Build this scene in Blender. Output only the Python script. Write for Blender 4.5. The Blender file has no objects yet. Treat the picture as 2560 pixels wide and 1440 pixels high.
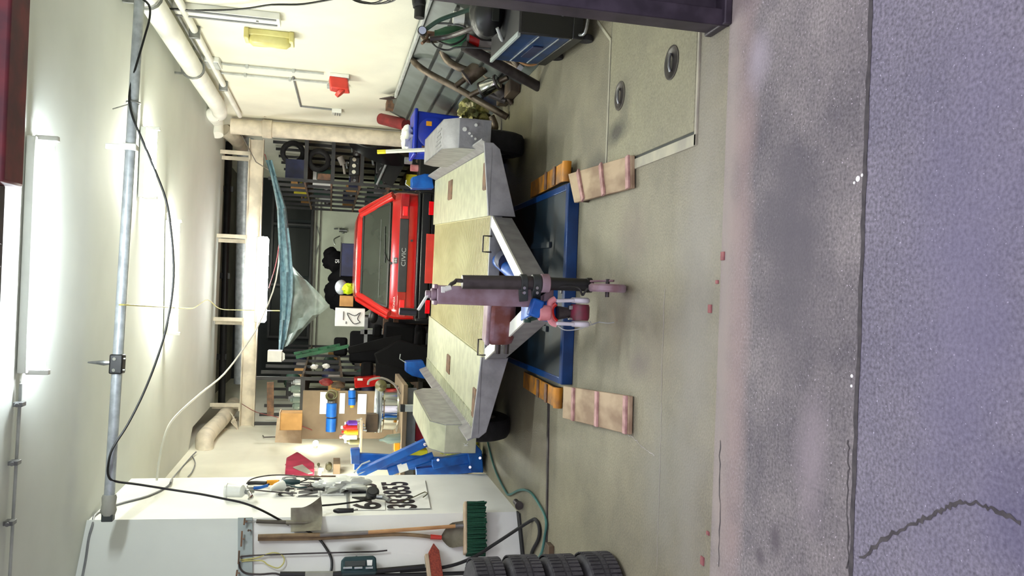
import bpy, math, random
from mathutils import Vector, Matrix
random.seed(7)
rnd = random.uniform
scn = bpy.context.scene
COL = scn.collection
# ---------------------------------------------------------------- camera
FPX, EYE = 2000.0, Vector((0, 0, 1.6))
ROLL, PITCH, YAW = math.atan(.0397), math.radians(12.8), math.radians(.336)
Fv = Vector((math.sin(YAW)*math.cos(PITCH), math.cos(YAW)*math.cos(PITCH), -math.sin(PITCH)))
_R0 = Vector((math.cos(YAW), -math.sin(YAW), 0)); _U0 = _R0.cross(Fv)
Rv = _R0*math.cos(ROLL) + _U0*math.sin(ROLL)      # right of the upright view
Uv = _U0*math.cos(ROLL) - _R0*math.sin(ROLL)      # up of the upright view
cd = bpy.data.cameras.new('camera'); cam = bpy.data.objects.new('camera', cd); COL.objects.link(cam)
cd.sensor_fit = 'HORIZONTAL'; cd.sensor_width = 36; cd.lens = 36*FPX/2560; cd.clip_start = .05; cd.clip_end = 200
# the photograph was taken with the phone turned on its side: the picture's right is the world's down
cam.matrix_world = Matrix(((-Uv.x, Rv.x, -Fv.x, EYE.x), (-Uv.y, Rv.y, -Fv.y, EYE.y), (-Uv.z, Rv.z, -Fv.z, EYE.z), (0, 0, 0, 1)))
scn.camera = cam
# ---------------------------------------------------------------- daylight and exposure
w = bpy.data.worlds.new('world'); scn.world = w; w.use_nodes = True
bg = w.node_tree.nodes['Background']; bg.inputs[0].default_value = (.70, .67, .76, 1); bg.inputs[1].default_value = .96
scn.view_settings.view_transform = 'Standard'; scn.view_settings.look = 'None'
scn.view_settings.exposure = 1.05; scn.view_settings.gamma = 1; scn.view_settings.use_curve_mapping = False
TUBE = 95.0                                        # brightness of the fluorescent tubes
scn.cycles.max_bounces = 8; scn.cycles.diffuse_bounces = 5; scn.cycles.sample_clamp_indirect = 4
scn.cycles.use_denoising = True

V = Vector
def P(x, y, X=None, Y=None, Z=None):
    """the point at photo pixel (x, y) lying on the named world plane"""
    d = Fv + Rv*((720-y)/FPX) - Uv*((x-1280)/FPX)
    t = X/d.x if X is not None else (Y/d.y if Y is not None else (Z-EYE.z)/d.z)
    return EYE + d*t
ZU = V((0, 0, 1))
# ---------------------------------------------------------------- materials
def lin(c):
    return tuple((v/12.92 if v <= .04045 else ((v+.055)/1.055)**2.4) for v in [k/255 for k in c[:3]]) + (1,)
M = {}
def mat(name, rgb, rough=.55, metal=0., var=.12, scale=6., rgb2=None, bump=0., bscale=60., alpha=1., emit=0., spec=.5, detail=4, coord='Object', stretch=None, trans=0.):
    m = bpy.data.materials.new(name); m.use_nodes = True; nt = m.node_tree; b = nt.nodes['Principled BSDF']
    b.inputs['Roughness'].default_value = rough; b.inputs['Metallic'].default_value = metal
    b.inputs['Specular IOR Level'].default_value = spec; b.inputs['Alpha'].default_value = alpha
    b.inputs['Transmission Weight'].default_value = trans
    c = lin(rgb); b.inputs['Base Color'].default_value = c
    tc = nt.nodes.new('ShaderNodeTexCoord'); src = tc.outputs[coord]
    if stretch:
        mp = nt.nodes.new('ShaderNodeMapping'); mp.inputs['Scale'].default_value = stretch
        nt.links.new(src, mp.inputs[0]); src = mp.outputs[0]
    if var or rgb2:
        n = nt.nodes.new('ShaderNodeTexNoise'); n.inputs['Scale'].default_value = scale; n.inputs['Detail'].default_value = detail
        r = nt.nodes.new('ShaderNodeValToRGB')
        c2 = lin(rgb2) if rgb2 else tuple(k*(1-var*2) for k in c[:3]) + (1,)
        c1 = c if rgb2 else tuple(min(1, k*(1+var*.6)) for k in c[:3]) + (1,)
        r.color_ramp.elements[0].position = .38; r.color_ramp.elements[0].color = c2
        r.color_ramp.elements[1].position = .62; r.color_ramp.elements[1].color = c1
        nt.links.new(src, n.inputs[0]); nt.links.new(n.outputs[0], r.inputs[0]); nt.links.new(r.outputs[0], b.inputs['Base Color'])
    if bump:
        n2 = nt.nodes.new('ShaderNodeTexNoise'); n2.inputs['Scale'].default_value = bscale; n2.inputs['Detail'].default_value = 3
        bp = nt.nodes.new('ShaderNodeBump'); bp.inputs['Strength'].default_value = bump; bp.inputs['Distance'].default_value = .01
        nt.links.new(src, n2.inputs[0]); nt.links.new(n2.outputs[0], bp.inputs['Height']); nt.links.new(bp.outputs[0], b.inputs['Normal'])
    if emit:
        b.inputs['Emission Color'].default_value = c; b.inputs['Emission Strength'].default_value = emit
    M[name] = m
    return m
mat('black', (11, 12, 14), .45); mat('soft_black', (9, 9, 11), .85, var=.1, spec=.15); mat('black_rubber', (24, 23, 26), .8, var=.2, scale=20, bump=.3); mat('black_plastic', (13, 14, 17), .35)
mat('dark_grey', (44, 44, 46), .5); mat('grey', (120, 122, 124), .5); mat('light_grey', (176, 180, 178), .5)
mat('white_paint', (236, 236, 228), .6, var=.05, scale=3); mat('cream_paint', (222, 212, 192), .55, var=.12, scale=5)
mat('white_plastic', (226, 228, 222), .35, var=.03); mat('paper', (236, 236, 232), .7, var=.04)
mat('steel', (150, 152, 152), .35, .8, var=.15, scale=12); mat('galvanised', (172, 178, 182), .4, .35, var=.12, scale=14)
mat('aluminium', (186, 188, 162), .45, .25, var=.08, scale=9, bump=.08); mat('aluminium_grey', (146, 146, 150), .5, .3, var=.1, scale=9, bump=.1)
mat('chrome', (215, 215, 210), .12, 1., var=.05); mat('rust', (120, 88, 66), .75, .1, rgb2=(84, 66, 54), scale=18)
mat('exhaust', (112, 100, 86), .45, .6, rgb2=(70, 58, 48), scale=9); mat('exhaust_dark', (74, 68, 68), .45, .4, rgb2=(52, 46, 46), scale=9)
mat('winch_paint', (158, 138, 150), .55, .1, rgb2=(128, 98, 104), scale=7); mat('wood_board', (180, 158, 130), .8, rgb2=(136, 112, 90), scale=7, stretch=(1, .4, 1))
mat('wood_cleat', (190, 150, 146), .75, rgb2=(150, 112, 108), scale=14); mat('wood', (196, 150, 100), .6, rgb2=(168, 122, 78), scale=5)
mat('wood_pale', (196, 176, 150), .65, rgb2=(172, 150, 122), scale=6); mat('wood_dark', (92, 74, 56), .7, rgb2=(66, 54, 42), scale=6)
mat('board_brown', (118, 100, 78), .8, rgb2=(104, 88, 68), scale=4); mat('cardboard', (184, 140, 82), .8, rgb2=(164, 122, 70), scale=6)
mat('blue_paint', (14, 96, 186), .4, .1, rgb2=(10, 70, 150), scale=8); mat('lift_blue', (16, 62, 122), .3, .1, rgb2=(12, 48, 98), scale=6)
mat('lift_deck', (14, 34, 48), .45, .2, rgb2=(10, 18, 22), scale=4); mat('bin_blue', (12, 44, 168), .35, var=.1)
mat('welder_blue', (18, 56, 104), .4, .1, rgb2=(12, 38, 72), scale=6); mat('orange_paint', (196, 128, 24), .5, rgb2=(120, 84, 50), scale=7)
mat('red_paint', (186, 24, 20), .25, var=.08, spec=.6); mat('car_red', (176, 22, 20), .16, var=.03, spec=.7)
mat('faded_red', (206, 60, 48), .4, var=.06); mat('dull_red', (140, 44, 46), .6, var=.2); mat('pink_paint', (224, 158, 160), .5, rgb2=(200, 120, 126), scale=9)
mat('fork_white', (206, 204, 212), .35, var=.08); mat('roller_red', (128, 40, 66), .35, rgb2=(92, 52, 56), scale=14)
mat('tail_lamp', (150, 20, 20), .12, var=.05, spec=.8); mat('tail_lamp_bright', (235, 20, 30), .15, var=.02, spec=.8)
mat('glass_dark', (20, 24, 22), .5, 0, var=0, spec=.3); mat('car_glass', (46, 52, 46), .05, 0, var=.15, scale=2, spec=.8)
mat('green_paint', (26, 92, 56), .5, var=.2); mat('green_dark', (18, 58, 44), .6, var=.2); mat('bristle_green', (10, 72, 50), .85, rgb2=(8, 58, 40), scale=90)
mat('bristle_red', (150, 66, 48), .85, rgb2=(116, 46, 36), scale=80); mat('hose_green', (52, 104, 98), .45, var=.1)
mat('yellow', (218, 206, 40), .5, var=.1); mat('hivis', (206, 232, 20), .5, var=.05); mat('yellow_bag', (222, 222, 110), .35, rgb2=(190, 190, 60), scale=10, alpha=.85)
mat('yellowed_plastic', (214, 208, 140), .35, rgb2=(196, 186, 118), scale=5); mat('yellow_cable', (206, 198, 120), .5); mat('orange', (236, 160, 20), .45, var=.08)
mat('olive', (86, 82, 48), .5); mat('shovel_metal', (132, 128, 112), .55, .3, rgb2=(104, 98, 84), scale=9); mat('handle_brown', (142, 118, 84), .65, rgb2=(112, 92, 66), scale=7); mat('tyre_dusty', (66, 64, 68), .85, rgb2=(46, 45, 49), scale=9, bump=.3); mat('shovel_grip', (82, 76, 64), .6)
mat('panel_grey', (104, 112, 108), .45, .2, rgb2=(90, 96, 92), scale=4); mat('groove', (44, 48, 46), .7)
mat('door_steel', (62, 54, 66), .5, .3, rgb2=(42, 35, 46), scale=9); mat('lintel_red', (122, 44, 48), .6, rgb2=(84, 40, 46), scale=6)
mat('navy', (26, 34, 70), .6, var=.2); mat('dark_teal', (14, 54, 58), .5); mat('maroon_cloth', (158, 36, 70), .8); mat('grey_cloth', (150, 146, 138), .8)
mat('stain_pit', (50, 44, 46), .35, .3, var=.2); mat('brick_pink', (150, 92, 92), .8, rgb2=(120, 66, 70), scale=20)
mat('sheet_grey', (150, 160, 158), .5, var=.05); mat('skin_tape', (150, 150, 140), .6); mat('bottle_glass', (150, 170, 160), .15, trans=.6, var=0)
mat('plastic_film', (176, 194, 188), .3, var=.12, scale=9, alpha=.5, bump=.6, bscale=9); mat('film_fold', (140, 176, 190), .25, var=.15, scale=14, alpha=.85, bump=.8, bscale=20)
mat('tape_dark', (50, 56, 56), .5); mat('purple', (96, 44, 150), .4); mat('stone_grey', (136, 130, 124), .8); mat('hatch_plain', (150, 146, 128), .7, rgb2=(132, 128, 116), scale=3, bump=.1)
mat('hatch_frame', (176, 172, 150), .6, rgb2=(150, 146, 132), scale=7); mat('gauge_face', (196, 204, 232), .3, var=0)
def emitter(name, rgb, s):
    m = bpy.data.materials.new(name); m.use_nodes = True; nt = m.node_tree; nt.nodes.clear()
    e = nt.nodes.new('ShaderNodeEmission'); o = nt.nodes.new('ShaderNodeOutputMaterial'); e.inputs[0].default_value = lin(rgb); e.inputs[1].default_value = s
    nt.links.new(e.outputs[0], o.inputs[0]); M[name] = m
emitter('tube_light', (254, 254, 238), TUBE*2.7); emitter('tube_cool', (240, 250, 255), TUBE*1.6); emitter('bulb', (255, 244, 214), 160)

def nt_floor(name, base, dark, speck, stain=None, stain_tint_pts=(), rough=.75, speck_thr=.70, grain=.4):
    """worn concrete: broad mottling, fine grain, light specks, stains and painted light tints at given places"""
    m = bpy.data.materials.new(name); m.use_nodes = True; nt = m.node_tree; N = nt.nodes.new; L = nt.links.new
    b = nt.nodes['Principled BSDF']; b.inputs['Roughness'].default_value = rough; b.inputs['Specular IOR Level'].default_value = .35
    tc = N('ShaderNodeTexCoord'); src = tc.outputs['Object']
    n1 = N('ShaderNodeTexNoise'); n1.inputs['Scale'].default_value = 1.3; n1.inputs['Detail'].default_value = 9; n1.inputs['Roughness'].default_value = .7; L(src, n1.inputs[0])
    r1 = N('ShaderNodeValToRGB'); r1.color_ramp.elements[0].position = .36; r1.color_ramp.elements[1].position = .64
    r1.color_ramp.elements[0].color = lin(dark); r1.color_ramp.elements[1].color = lin(base); L(n1.outputs[0], r1.inputs[0]); cur = r1.outputs[0]
    n2 = N('ShaderNodeTexNoise'); n2.inputs['Scale'].default_value = 90; n2.inputs['Detail'].default_value = 2; L(src, n2.inputs[0])
    mx = N('ShaderNodeMix'); mx.data_type = 'RGBA'; mx.blend_type = 'OVERLAY'; mx.inputs[0].default_value = grain; L(cur, mx.inputs[6]); L(n2.outputs[0], mx.inputs[7]); cur = mx.outputs[2]
    n3 = N('ShaderNodeTexNoise'); n3.inputs['Scale'].default_value = 105; n3.inputs['Detail'].default_value = 1.5; L(src, n3.inputs[0])
    r3 = N('ShaderNodeValToRGB'); r3.color_ramp.elements[0].position = speck_thr; r3.color_ramp.elements[1].position = speck_thr+.03; L(n3.outputs[0], r3.inputs[0])
    mx = N('ShaderNodeMix'); mx.data_type = 'RGBA'; L(r3.outputs[0], mx.inputs[0]); L(cur, mx.inputs[6]); mx.inputs[7].default_value = lin(speck); cur = mx.outputs[2]
    nd = N('ShaderNodeTexNoise'); nd.inputs['Scale'].default_value = 5; nd.inputs['Detail'].default_value = 5; L(src, nd.inputs[0])
    for (px, py, rx, ry, col, amt) in stain_tint_pts:
        mp = N('ShaderNodeMapping'); mp.inputs['Location'].default_value = (-px/rx, -py/ry, 0); mp.inputs['Scale'].default_value = (1/rx, 1/ry, 0); L(src, mp.inputs[0])
        ln = N('ShaderNodeVectorMath'); ln.operation = 'LENGTH'; L(mp.outputs[0], ln.inputs[0])
        ad = N('ShaderNodeMath'); ad.operation = 'ADD'; L(ln.outputs['Value'], ad.inputs[0]); L(nd.outputs[0], ad.inputs[1])
        rr = N('ShaderNodeMapRange'); rr.inputs['From Min'].default_value = .7; rr.inputs['From Max'].default_value = 1.5; rr.inputs['To Min'].default_value = amt; rr.inputs['To Max'].default_value = 0; L(ad.outputs[0], rr.inputs[0])
        mx = N('ShaderNodeMix'); mx.data_type = 'RGBA'; L(rr.outputs[0], mx.inputs[0]); L(cur, mx.inputs[6]); mx.inputs[7].default_value = lin(col); cur = mx.outputs[2]
    L(cur, b.inputs['Base Color'])
    bp = N('ShaderNodeBump'); bp.inputs['Strength'].default_value = .35; bp.inputs['Distance'].default_value = .006; L(n2.outputs[0], bp.inputs['Height']); L(bp.outputs[0], b.inputs['Normal'])
    M[name] = m
nt_floor('concrete_in', (136, 130, 110), (112, 107, 92), (168, 162, 146), rough=.55, speck_thr=.76, stain_tint_pts=[
    (.78, 4.75, .16, .30, (44, 42, 42), .8), (.72, 5.0, .12, .2, (50, 46, 44), .7), (-.25, 3.72, .3, .4, (106, 96, 84), .5), (-.1, 4.35, .3, .35, (118, 106, 84), .5),
    (-.75, 4.6, .06, .2, (40, 36, 38), .8), (1.15, 6.1, .16, .5, (80, 76, 62), .5), (.35, 4.1, .25, .3, (110, 96, 90), .45), (-1.1, 6.0, .35, .6, (104, 92, 76), .5),
    (0, 3.3, 2.2, .3, (134, 130, 126), .5), (-.9, 3.6, .5, .4, (128, 126, 118), .6), (1.3, 7.4, .5, 1.2, (140, 134, 96), .5), (-.35, 3.95, .12, .2, (88, 76, 76), .6)])  # wide yellowish patch right of the trailer is lamp tint put into colour
nt_floor('concrete_apron', (132, 126, 126), (92, 88, 94), (190, 180, 190), rough=.8, speck_thr=.70, grain=.85, stain_tint_pts=[
    (.05, 3.05, 3.4, .13, (150, 140, 134), .95), (.05, 2.93, 2.6, .12, (158, 138, 134), .55), (.1, 2.55, .55, .3, (92, 88, 94), .75), (.35, 2.6, .3, .25, (86, 82, 90), .6), (-.85, 2.6, .07, .05, (84, 78, 84), .8), (-.95, 2.7, .05, .05, (84, 78, 84), .8), (.95, 2.85, .16, .12, (158, 150, 160), .7), (-.5, 2.4, .3, .12, (146, 136, 142), .6)])
nt_floor('asphalt', (122, 118, 130), (104, 101, 116), (176, 172, 190), rough=.85, grain=.9, speck_thr=.71, stain_tint_pts=[(.05, 1.75, .9, .3, (112, 108, 134), .5), (-.5, 1.5, .3, .2, (84, 80, 110), .5)])
hp = P(1545, 320, Z=0)-V((1.3, 4, 0))
nt_floor('hatch', (142, 138, 114), (126, 122, 104), (160, 156, 140), rough=.6, speck_thr=.8, stain_tint_pts=[(hp.x-.02, hp.y, .10, .26, (46, 44, 42), .85), (hp.x+.15, hp.y-.1, .16, .12, (90, 86, 76), .6), (.2, -.1, .3, .3, (120, 116, 100), .5)])
# painted masonry
mat('ceiling_white', (206, 210, 204), .85, var=.03, scale=1.2); mat('wall_white', (232, 230, 214), .75, var=.04, scale=1.5, bump=.1, bscale=40)
mat('wall_back_white', (226, 230, 214), .8, var=.06, scale=2); mat('wall_dark', (38, 43, 46), .8, var=.1, scale=2); mat('ceiling_far_shaded', (120, 118, 110), .9, var=.12, scale=2)
def pillar_material():
    m = mat('pillar_white', (232, 232, 228), .7, var=.03, scale=1.5, bump=.06, bscale=30); nt = m.node_tree; b = nt.nodes['Principled BSDF']
    old = b.inputs['Base Color'].links[0].from_socket; tc = nt.nodes.new('ShaderNodeTexCoord'); cur = old
    for c, r, col, amt in SOOT:
        mp = nt.nodes.new('ShaderNodeMapping'); mp.inputs['Scale'].default_value = [1/k for k in r]; mp.inputs['Location'].default_value = [-c[i]/r[i] for i in range(3)]
        nt.links.new(tc.outputs['Object'], mp.inputs[0]); ln = nt.nodes.new('ShaderNodeVectorMath'); ln.operation = 'LENGTH'; nt.links.new(mp.outputs[0], ln.inputs[0])
        rr = nt.nodes.new('ShaderNodeMapRange'); rr.inputs['From Min'].default_value = .1; rr.inputs['From Max'].default_value = 1.; rr.inputs['To Min'].default_value = amt; rr.inputs['To Max'].default_value = 0
        nt.links.new(ln.outputs['Value'], rr.inputs[0]); mx = nt.nodes.new('ShaderNodeMix'); mx.data_type = 'RGBA'; nt.links.new(rr.outputs[0], mx.inputs[0]); nt.links.new(cur, mx.inputs[6]); mx.inputs[7].default_value = lin(col); cur = mx.outputs[2]
    nt.links.new(cur, b.inputs['Base Color'])

# ---------------------------------------------------------------- mesh builder
class MB:
    def __init__(s): s.v = []; s.f = []
    def add(s, vs, fs):
        k = len(s.v); s.v += [V(q) for q in vs]; s.f += [tuple(i+k for i in f) for f in fs]; return s
    def box(s, c, d, R=None):
        c = V(c); h = V(d)/2; vs = []
        for i in (-1, 1):
            for j in (-1, 1):
                for k in (-1, 1):
                    q = V((i*h.x, j*h.y, k*h.z)); vs.append(c+(R @ q if R else q))
        return s.add(vs, [(0, 1, 3, 2), (4, 6, 7, 5), (0, 4, 5, 1), (2, 3, 7, 6), (0, 2, 6, 4), (1, 5, 7, 3)])
    def b2(s, a, b): return s.box([(a[i]+b[i])/2 for i in range(3)], [abs(b[i]-a[i]) for i in range(3)])
    def bar(s, p, q, wd, ht, up=ZU):
        p = V(p); q = V(q); a = (q-p); l = a.length; a = a.normalized(); up = V(up)
        x = a.cross(up)
        if x.length < 1e-4: x = a.cross(V((1, 0, 0)))
        x.normalize(); z = x.cross(a); R = Matrix((x, a, z)).transposed()
        return s.box((p+q)/2, (wd, l, ht), R)
    def tube(s, pts, r, n=8, smooth=0, closed=False):
        pts = [V(q) for q in pts]; rs = list(r) if hasattr(r, '__len__') else None
        if smooth and len(pts) > 2:
            out = []; ro = []; m = len(pts)
            for i in range(m-1 if not closed else m):
                p0, p1, p2, p3 = (pts[(i-1) % m] if (closed or i) else pts[0]), pts[i], pts[(i+1) % m], (pts[(i+2) % m] if (closed or i < m-2) else pts[-1])
                for k in range(smooth):
                    t = k/smooth
                    out.append(.5*((2*p1)+(p2-p0)*t+(2*p0-5*p1+4*p2-p3)*t*t+(3*p1-p0-3*p2+p3)*t**3))
                    if rs: ro.append(rs[i]*(1-t)+rs[(i+1) % m]*t)
            if not closed:
                out.append(pts[-1]); 
                if rs: ro.append(rs[-1])
            pts = out; rs = ro if rs else None
        m = len(pts); k0 = len(s.v); prev = None; vs = []
        for i in range(m):
            a = pts[(i+1) % m if closed else min(i+1, m-1)]-pts[(i-1) % m if closed else max(i-1, 0)]
            if a.length < 1e-9: a = V((0, 0, 1))
            a.normalize()
            if prev is None:
                u = a.cross(ZU)
                if u.length < .05: u = a.cross(V((0, 1, 0)))
            else:
                u = prev-a*prev.dot(a)
                if u.length < 1e-6: u = a.cross(ZU)
            u.normalize(); prev = u; w_ = a.cross(u); rr = rs[i] if rs else r
            for k in range(n):
                t = 2*math.pi*k/n; vs.append(pts[i]+(u*math.cos(t)+w_*math.sin(t))*rr)
        fs = []
        for i in range(m if closed else m-1):
            for k in range(n):
                a0 = i*n+k; a1 = i*n+(k+1) % n; b0 = ((i+1) % m)*n+k; b1 = ((i+1) % m)*n+(k+1) % n
                fs.append((a0, b0, b1, a1))
        if not closed: fs += [tuple(range(n)), tuple(range((m-1)*n+n-1, (m-1)*n-1, -1))]
        return s.add(vs, fs)
    def cyl(s, p, q, r, r2=None, n=20): return s.tube([p, q], [r, r if r2 is None else r2], n)
    def lathe(s, prof, c, ax=ZU, n=24, loop=False):
        c = V(c); ax = V(ax).normalized(); u = ax.cross(V((1, 0, 0)) if abs(ax.x) < .9 else V((0, 1, 0))).normalized(); w_ = ax.cross(u)
        vs = [c+ax*h+(u*math.cos(2*math.pi*k/n)+w_*math.sin(2*math.pi*k/n))*r for r, h in prof for k in range(n)]
        m = len(prof); fs = []
        for i in range(m if loop else m-1):
            for k in range(n): fs.append((i*n+k, i*n+(k+1) % n, ((i+1) % m)*n+(k+1) % n, ((i+1) % m)*n+k))
        if not loop: fs += [tuple(range(n-1, -1, -1)), tuple(range((m-1)*n, m*n))]
        return s.add(vs, fs)
    def prism(s, poly, off):
        poly = [V(q) for q in poly]; off = V(off); n = len(poly)
        return s.add(poly+[q+off for q in poly], [tuple(range(n-1, -1, -1)), tuple(range(n, 2*n))]+[(i, (i+1) % n, n+(i+1) % n, n+i) for i in range(n)])
    def grid(s, g, th=None):
        """a sheet from rows of points; th = thickness vector gives it a back"""
        a = len(g); b = len(g[0]); vs = [V(q) for row in g for q in row]
        fs = [(i*b+j, i*b+j+1, (i+1)*b+j+1, (i+1)*b+j) for i in range(a-1) for j in range(b-1)]
        if th is not None:
            k = len(vs); th = V(th); vs = vs+[q+th for q in vs]; fs = fs+[tuple(x+k for x in reversed(f)) for f in fs]
            rim = [i*b for i in range(a)]+[(a-1)*b+j for j in range(1, b)]+[i*b+b-1 for i in range(a-2, -1, -1)]+[j for j in range(b-2, 0, -1)]
            fs += [(rim[i], rim[(i+1) % len(rim)], rim[(i+1) % len(rim)]+k, rim[i]+k) for i in range(len(rim))]
        return s.add(vs, fs)
    def ball(s, c, r, n=16, m=10, R=None):
        c = V(c); r = V(r) if hasattr(r, '__len__') else V((r, r, r)); vs = []; fs = []
        for i in range(m+1):
            ph = math.pi*i/m
            for k in range(n):
                t = 2*math.pi*k/n; q = V((r.x*math.sin(ph)*math.cos(t), r.y*math.sin(ph)*math.sin(t), r.z*math.cos(ph))); vs.append(c+(R @ q if R else q))
        for i in range(m):
            for k in range(n): fs.append((i*n+k, i*n+(k+1) % n, (i+1)*n+(k+1) % n, (i+1)*n+k))
        return s.add(vs, fs)
    def lump(s, c, r, amp=.15, sd=0, n=18, m=12, R=None):
        rg = random.Random(sd); k0 = len(s.v); s.ball(c, r, n, m, R); c = V(c)
        ph = [(rg.uniform(2, 6), rg.uniform(2, 6), rg.uniform(0, 6)) for _ in range(5)]
        for i in range(k0, len(s.v)):
            d = s.v[i]-c; u = d.normalized() if d.length else d
            s.v[i] = c+d*(1+amp*sum(math.sin(a*u.x*2+b*u.y*2+c_+a*u.z) for a, b, c_ in ph)/3)
        return s
def mesh_of(name, mb, inv, material, ang=40):
    me = bpy.data.meshes.new(name); me.from_pydata([tuple(inv @ q) for q in mb.v], [], mb.f); me.validate(); me.update()
    import bmesh
    bm = bmesh.new(); bm.from_mesh(me); bmesh.ops.recalc_face_normals(bm, faces=bm.faces); bm.to_mesh(me); bm.free()
    me.polygons.foreach_set('use_smooth', [True]*len(me.polygons)); me.set_sharp_from_angle(angle=math.radians(ang))
    me.materials.append(M[material]); return me
def bevel(o, wd):
    if wd:
        b = o.modifiers.new('bevel', 'BEVEL'); b.width = wd; b.segments = 2; b.limit_method = 'ANGLE'; b.angle_limit = math.radians(50); b.harden_normals = False
WM = {}                                            # world matrices kept by hand while building
def T(name, label, cat, base=(0, 0, 0), rotz=0, group=None):
    o = bpy.data.objects.new(name, None); COL.objects.link(o); o.empty_display_size = .1
    o.location = base; o.rotation_euler = (0, 0, rotz); o['label'] = label; o['category'] = cat
    if group: o['group'] = group
    WM[o.name] = Matrix.Translation(V(base)) @ Matrix.Rotation(rotz, 4, 'Z'); return o
def part(name, mb, material, parent, bev=0, label=None, ang=40, stuff=False):
    wm = WM[parent.name]; o = bpy.data.objects.new(name, mesh_of(name, mb, wm.inverted(), material, ang)); COL.objects.link(o)
    o.parent = parent; WM[o.name] = wm; bevel(o, bev)
    if label: o['label'] = label
    if stuff: o['kind'] = 'stuff'
    return o
def solo(name, label, cat, mb, material, bev=0, group=None, kind=None, ang=40):
    lo = V([min(q[i] for q in mb.v) for i in range(3)]); hi = V([max(q[i] for q in mb.v) for i in range(3)])
    base = V(((lo.x+hi.x)/2, (lo.y+hi.y)/2, lo.z)); o = bpy.data.objects.new(name, mesh_of(name, mb, Matrix.Translation(-base), material, ang)); COL.objects.link(o)
    o.location = base; WM[o.name] = Matrix.Translation(base); bevel(o, bev)
    if label: o['label'] = label
    if cat: o['category'] = cat
    if group: o['group'] = group
    if kind: o['kind'] = kind
    return o
def struct(name, mb, material, bev=0, world=True, label=None):
    o = bpy.data.objects.new(name, mesh_of(name, mb, Matrix.Identity(4), material)); COL.objects.link(o); o['kind'] = 'structure'; WM[o.name] = Matrix.Identity(4); bevel(o, bev)
    if label: o['label'] = label
    return o
def dup(root, loc, rotz=0, label=None, group=None, scale=None):
    r = root.copy(); COL.objects.link(r); r.location = loc; r.rotation_euler = (0, 0, rotz)
    if scale: r.scale = (scale,)*3
    if label: r['label'] = label
    if group: r['group'] = group
    for ch in list(root.children):
        c = ch.copy(); COL.objects.link(c); c.parent = r
        for g in ch.children:
            d = g.copy(); COL.objects.link(d); d.parent = c
    return r
def text(name, body, size, material, parent, pos, xdir, ydir, sx=1, ext=.001, shear=0, align='LEFT', fit=None, bold=0):
    c = bpy.data.curves.new(name, 'FONT'); c.body = body; c.offset = bold; c.size = size; c.extrude = ext; c.align_x = align; c.align_y = 'BOTTOM_BASELINE'; c.shear = shear
    tmp = bpy.data.objects.new(name, c); me = bpy.data.meshes.new_from_object(tmp); bpy.data.objects.remove(tmp); bpy.data.curves.remove(c); me.name = name
    if fit:
        xs = [v.co.x for v in me.vertices]; ys = [v.co.y for v in me.vertices]; kx, ky = fit[0]/(max(xs)-min(xs)), fit[1]/(max(ys)-min(ys)); mx_, my_ = min(xs), min(ys)
        for v in me.vertices: v.co.x = (v.co.x-mx_)*kx; v.co.y = (v.co.y-my_)*ky
    me.materials.clear(); me.materials.append(M[material]); o = bpy.data.objects.new(name, me); COL.objects.link(o); o.parent = parent; WM[o.name] = WM[parent.name]
    x = V(xdir).normalized(); z = x.cross(V(ydir)).normalized(); y = z.cross(x)
    R = Matrix((x, y, z)).transposed().to_4x4(); o.matrix_local = WM[parent.name].inverted() @ (Matrix.Translation(V(pos)) @ R @ Matrix.Diagonal((sx, 1, 1, 1))); return o
mat('deck_wood', (188, 182, 142), .6, rgb2=(170, 162, 122), scale=3, stretch=(1, .3, 1)); mat('winch_rust', (104, 50, 42), .6, rgb2=(132, 104, 116), scale=7)
emitter('beam_light', (255, 255, 250), TUBE*.35)
emitter('tube_rear_fill', (240, 250, 225), TUBE*1.1); mat('joint_dirt', (74, 70, 72), .9, rgb2=(58, 54, 58), scale=30); mat('joint_pale', (168, 160, 158), .8)  # rear tube colour belongs to the added lamp behind the beam
mat('foil', (200, 196, 140), .2, .9, var=.3, scale=14)
# ================================================================ THE SETTING
RW, LW, CZ, BY = 2.42, -2.2, 3.3, 19.2            # right wall, left wall, ceiling height, back wall
struct('floor', MB().b2((-4.6, 3.09, -.2), (2.6, BY+.2, 0)), 'concrete_in', label='smooth stained concrete floor inside the workshop')
struct('floor_apron', MB().b2((-4.6, 2.18, -.2), (2.6, 3.09, 0)), 'concrete_apron', label='rough worn concrete strip at the doorway')
struct('floor_asphalt', MB().b2((-6, -6, -.2), (6, 2.166, 0)), 'asphalt', label='grey paving outside the door')
mb = MB(); g_ = [-4.6+.05*i for i in range(145)]; mb.grid([[(x, 2.165+rnd(-.004, .002), .0015), (x, 2.181+rnd(-.004, .006), .0015)] for x in g_]); struct('floor_joint', mb, 'joint_dirt')
def crack(pts, w0, m_, name='floor_crack'):
    pp = [P(x, y, Z=0) for x, y in pts]; mb = MB(); rows = []
    for i in range(len(pp)-1):
        for k in range(8):
            q = pp[i].lerp(pp[i+1], k/8); d = (pp[i+1]-pp[i]).normalized(); nn = V((-d.y, d.x, 0)); j = rnd(-.006, .006); a_ = w0*rnd(.4, 1.2)
            rows.append([q+nn*(j-a_)+ZU*.0015, q+nn*(j+a_)+ZU*.0015])
    struct(name, mb.grid(rows), m_)
crack([(2150, 1396), (2215, 1345), (2290, 1305), (2345, 1280), (2390, 1255), (2440, 1256), (2490, 1278), (2562, 1306)], .006, 'joint_dirt')
crack([(2122, 1100), (2122, 1180), (2120, 1300), (2120, 1440)], .003, 'joint_dirt')
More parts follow.
